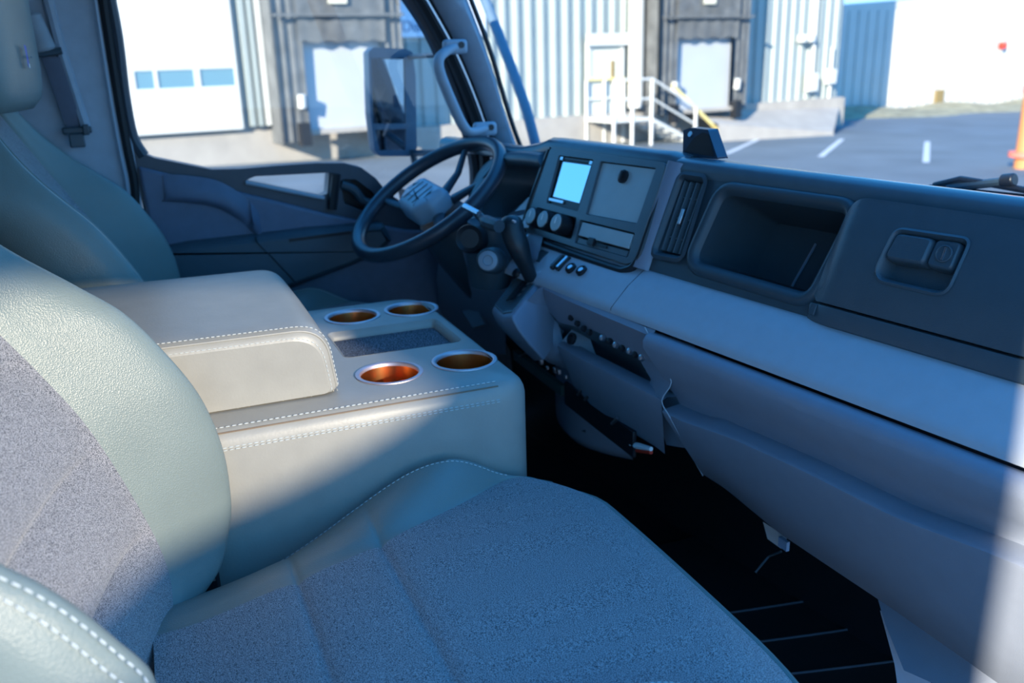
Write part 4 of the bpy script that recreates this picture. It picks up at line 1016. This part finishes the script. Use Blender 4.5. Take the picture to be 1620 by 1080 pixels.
# ================================================================== SEATS
def seat(name, label, u_c, dz, headrest=True, yawk=.20):
    """seat squab and back; a runs across (-.5 .. .5 of the width), modelled around u_c"""
    t = thing(name, label, 'seat', (u_c, 0, ZF))
    W = .265 if yawk else .250
    # ------------- cushion
    ZC_ = 1.705+dz
    seamt = [(-.06, .40), (0, .42), (.05, .45), (.11, .49), (.17, .535), (.227, .60), (.34, .79), (.42, .93), (.46, .975), (.60, .98)]
    outt = [(-.06, -.085), (0, -.080), (.05, -.072), (.107, -.055), (.161, -.028), (.217, .004), (.264, .029), (.301, .044), (.339, .049), (.367, .047), (.406, .034), (.445, .014), (.48, .0), (.55, -.012)]
    def zc(v, e):
        z = ZC_-.020+.020*max(0, min(1, (v+.02)/.25))+.006*(1-e*e)*min(1, max(0, v/.1))
        for qs in (.108, .219): z -= .0065*math.exp(-abs(v-qs)/.0045)*min(1, (1-e)*6+.3)+.003*math.exp(-((v-qs)/.02)**2)
        if v > .47: z -= .022*((v-.47)/.075)**2.2
        return z
    def cush(a, v):
        e = abs(a); se = smoothtab(seamt, v); u = u_c+a*W
        if v > .44: u = u_c+a*(W-(.022 if a < 0 else -.012)*((v-.44)/.105)**4)
        z = zc(v, min(e, se))
        if e > se:
            k = (e-se)/(1-se+1e-6); zo = ZC_+smoothtab(outt, v); z = z+(zo-z)*(k**1.3)+.012*sin(pi*min(1, k))*min(1, (1-se)*4)
            if k < .12: z -= .004*(1-k/.12)
        v2 = v-(.045 if a < 0 else .008)*max(0, (e-.62)/.38)**2.2*max(0, min(1, (v-.33)/.2))
        return V((u, v2, z))
    VS = [-.06+.605*i/170 for i in range(171)]
    b = MB(); b.grid([[cush((-1+2*i/40)*smoothtab(seamt, v), v) for i in range(41)] for v in VS]); b.build('cushion_fabric', FABRIC, t, smooth=80)
    for s in (-1, 1):
        b = MB(); rows = []
        for v in VS:
            se = smoothtab(seamt, v); r = [cush(s*(se+(1-se)*k/14), v) for k in range(15)]
            p = r[-1]; r += [V((p.x+s*.005, p.y, p.z-.006)), V((p.x+s*.007, p.y, p.z-.018)), V((p.x+s*.003, p.y, min(p.z-.05, ZC_-.10))), V((p.x-s*.02, p.y, ZC_-.16))]
            rows.append(r)
        b.grid(rows); bo = b.build('cushion_bolster', LEATHER, t, smooth=80)
        pth = [cush(s*.985, v)+V((0, 0, .0012)) for v in VS[3:150:3]]
        stitches(t, [pth], name='bolster_stitching', step=.0075, ln=.0048, r=.0008)
    b = MB(); b.tube([cush(a*.985, .545)+V((0, .001, -.001)) for a in [-.96+1.92*i/20 for i in range(21)]], .0035, n=8); b.build('front_piping', LEATHER, t)
    b = MB(); rows = []
    for i in range(21):
        a = -1+.1*i; e = .03*max(0, abs(a)-.85)/.15
        f = cush(a*.985, .545); rows.append([f, V((f.x, f.y+.010-e, f.z-.010)), V((f.x, f.y+.012-e, f.z-.04)), V((f.x, f.y-.01, f.z-.11))])
    b.grid(rows); b.build('front_roll', LEATHER, t, smooth=80)
    b = MB(); b.box((u_c, .22, (ZF+ZC_)/2-.07), (.40, .44, ZC_-ZF-.16)); b.build('seat_base', BLACK, t, bevel=.02)
    # ------------- back
    # tables: height z -> forward v (bolster crest, centre panel), measured for the left edge
    crest = [(1.60, -.04), (1.641, -.017), (1.681, .028), (1.725, .046), (1.768, .053), (1.84, .051), (1.912, .033), (1.978, -.002), (2.027, -.037), (2.062, -.078), (2.11, -.135), (2.16, -.180), (2.22, -.22), (2.28, -.26)]
    cen = [(1.60, -.03), (1.69, -.020), (1.745, -.027), (1.817, -.048), (1.918, -.085), (1.984, -.120), (2.035, -.150), (2.10, -.185), (2.20, -.235), (2.28, -.275)]
    crestr = [(1.60, -.02), (1.70, .035), (1.80, .042), (1.878, .038), (1.913, .019), (1.946, -.002), (1.971, -.022), (1.989, -.040), (2.03, -.07), (2.11, -.12), (2.16, -.150), (2.22, -.19), (2.28, -.24)]
    ZT = 2.212
    def back(a, z, fr=1):
        zz = z; e = abs(a)
        c0 = spl(cen, zz); c1 = spl(crest, zz)
        if a > 0 and yawk: c1 = spl(crestr, zz)
        k = max(0, min(1, (e-.68)/.24)); k = k*k*(3-2*k)
        v = c0*(1-k)+c1*k
        if a > 0: v = v*(1-.0)-.0
        if a > 0 and not yawk: c1 = c0+(c1-c0)*.55; v = c0*(1-k)+c1*k
        v -= (a+1)*.5*yawk*.5*(1-k if a > 0 else 1)+(yawk*.4*k if a > 0 else 0)
        for zs in (1.775, 1.885, 2.0):
            zl = zs-.05*(a+.7)*0
            if e < .72: v -= (.010*math.exp(-abs(z-zl)/.0045)+.007*math.exp(-((z-zl)/.022)**2))*(1-(e/.72)**6)
        v -= .006*math.exp(-((e-.715)/.012)**2)
        v -= .012*(1-(e/.72)**2) if e < .72 else 0
        ww = W*(1-.00*(z-1.6))*(1 if z < 2.05 else 1-.45*((z-2.05)/.22)**2)
        if z < 1.72: ww *= 1-.35*((1.72-z)/.12)**1.6
        return V((u_c+a*ww, v, z+dz))
    ZS = [1.62+(ZT-1.62)*i/180 for i in range(181)]
    b = MB(); b.grid([[back(-.72+1.44*i/36, z) for i in range(37)] for z in ZS]); b.build('back_fabric', FABRIC, t, smooth=80)
    for s in (-1, 1):
        b = MB(); rows = []
        for z in ZS:
            r = []
            for k in range(16):
                a = .72+.28*k/15; p = back(s*a, z)
                if k > 11: p.y -= .030*((k-11)/4)**2
                r.append(p)
            p = r[-1]; r += [V((p.x+s*.0045, p.y-.008, p.z)), V((p.x+s*.006, p.y-.025, p.z)), V((p.x+s*.010, p.y-.06, p.z)), V((p.x+s*.004, p.y-.10, p.z-.01)), V((p.x-s*.02, p.y-.13, p.z-.01))]
            rows.append(r)
        b.grid(rows); b.build('back_bolster', LEATHER, t, smooth=80)
        if s < 0:
            pth = [back(-.985, z)+V((-.0006, .000, 0))-V((0, .026*0.78, 0)) for z in ZS[:140:2]]
            stitches(t, [pth], name='back_stitching', step=.0075, ln=.0048, r=.0008)
        elif yawk:
            for aa, dv in ((.962, -.004), (.99, -.016)):
                pth = [back(aa, z)+V((0, dv+.0008, .0012)) for z in ZS[3::3]]
                stitches(t, [pth], name='back_stitching', step=.0090, ln=.0060, r=.0010)
        else:
            b = MB(); b.tube([back(.90, z)+V((0, .0005, 0)) for z in ZS[3::3]], .0018, n=6); b.build('back_piping', LEATHER, t)
    # top and rear shell
    b = MB(); rows = []
    for i in range(25):
        a = -1+2*i/24; p = back(a, ZT); rows.append([p+V((0, -.03*max(0, abs(a)-.8)*5*.2, 0)), p+V((0, -.01, .010)), p+V((0, -.05, .014)), p+V((0, -.09, .006)), p+V((0, -.11, -.02)), V((p.x, -.17, 1.62+dz))])
    b.grid(rows); b.build('back_shell', LEATHER, t, smooth=80)
    if headrest:
        hz = 2.212+dz; hv = -.212
        b = MB(); rows = []
        for i in range(17):
            q = i/16; z = hz+.27*q; r_ = (1-abs(2*q-1)**5)**.5 if 0 < q < 1 else .12
            ring = []
            for j in range(40):
                th = 2*pi*j/40; cx = math.copysign(abs(cos(th))**.6, cos(th)); sy = math.copysign(abs(sin(th))**.7, sin(th))
                du_ = .150*cx*(.70+.30*r_); ring.append(V((u_c+du_, hv-.17*du_-.0*q+.052*sy*(.55+.45*r_)-.012*(1-cx*cx*.9)*0, z)))
            rows.append(ring)
        b.grid(rows, close_v=True, cap=True); hr = b.build('headrest', LEATHER, t, smooth=80)
        for s in (-.05, .05):
            b = MB(); b.tube([V((u_c+s, hv-.03, hz-.05)), V((u_c+s, hv-.03, hz+.03))], .006, n=8); b.build('headrest_post', METAL, t)
        fc = V((-1.898, -.158, seen(32, 92, v=-.164).z))
        b = MB(); b.poly([fc+V((x_*1.3, -.17*x_+.001, z_)) for x_, z_ in ((-.004, .020), (.007, .024), (.004, .0), (.006, -.014), (-.006, -.018), (-.003, .0))]); b.build('emblem', BLUE, hr)
        b = MB(); b.poly([fc+V((x_*1.3, -.17*x_+.002, z_)) for x_, z_ in ((-.003, -.010), (.003, -.008), (.003, -.016), (-.004, -.017))]); b.build('emblem_dot', WHITEP, hr)
        b = MB(); b.box(fc+V((-.028, .006, .002)), (.032, .001, .003)); b.build('emblem_wordmark', mat('wordmark', (.16, .22, .25), .6), hr)
    return t
seat('passenger_seat', 'near seat with speckled grey fabric and pale leather bolsters, partly sunlit', -.852, 0, headrest=False)
seat('driver_seat', 'far seat with blue emblem on its headrest, in shade by the driver door', -1.925, .012, headrest=True, yawk=.0)

def belts():
    u = -2.19
    t = thing('seat_belt', 'grey seat belt webbing hanging from the rear pillar beside the driver headrest', 'seat belt', seen(90, 90, u=u))
    P = [seen(*p, u=u) for p in ((66, 90), (95, 90), (131, 200), (106, 205))]
    b = MB(); rows = []
    for i in range(9):
        q = i/8; a = P[0].lerp(P[3], q); c = P[1].lerp(P[2], q); o_ = V((.008*sin(pi*q), 0, 0)); rows.append([a+o_, (a+c)/2+o_+V((.002, 0, 0)), c+o_])
    b.grid(rows); b.build('webbing', BELT, t, smooth=60)
    b = MB(); b.tube([seen(46, 22, u=u), seen(70, 82, u=u)], [.022, .026], n=14); b.build('height_adjuster', TRIMG, t, bevel=.006)
    b = MB(); b.tube([seen(58, 86, u=u+.01), seen(98, 80, u=u+.01)], .007, n=8); b.build('guide_loop', DARKP, t)
    b = MB(); b.box(seen(122, 206, u=u+.015), (.012, .058, .014)); b.build('tongue_stop', DARK, t, bevel=.003)
    b = MB(); b.box(seen(122, 222, u=u+.015), (.01, .03, .03)); b.build('tongue', DARKP, t, bevel=.003)
    b = MB(); b.box(seen(136, 205, u=u+.02), (.014, .012, .022)); b.build('tongue_button', DARK, t, bevel=.002)
    t = thing('seat_buckle', 'black buckle tucked between passenger seat and console', 'buckle', seen(320, 930, u=-1.12))
    b = MB(); b.box(seen(318, 932, u=-1.11), (.02, .05, .05)); b.build('buckle_body', BLACK, t, bevel=.004)
    b = MB(); b.box(seen(318, 930, u=-1.098)+V((0, .004, .01)), (.004, .03, .006)); b.build('buckle_edge', METAL, t)
belts()
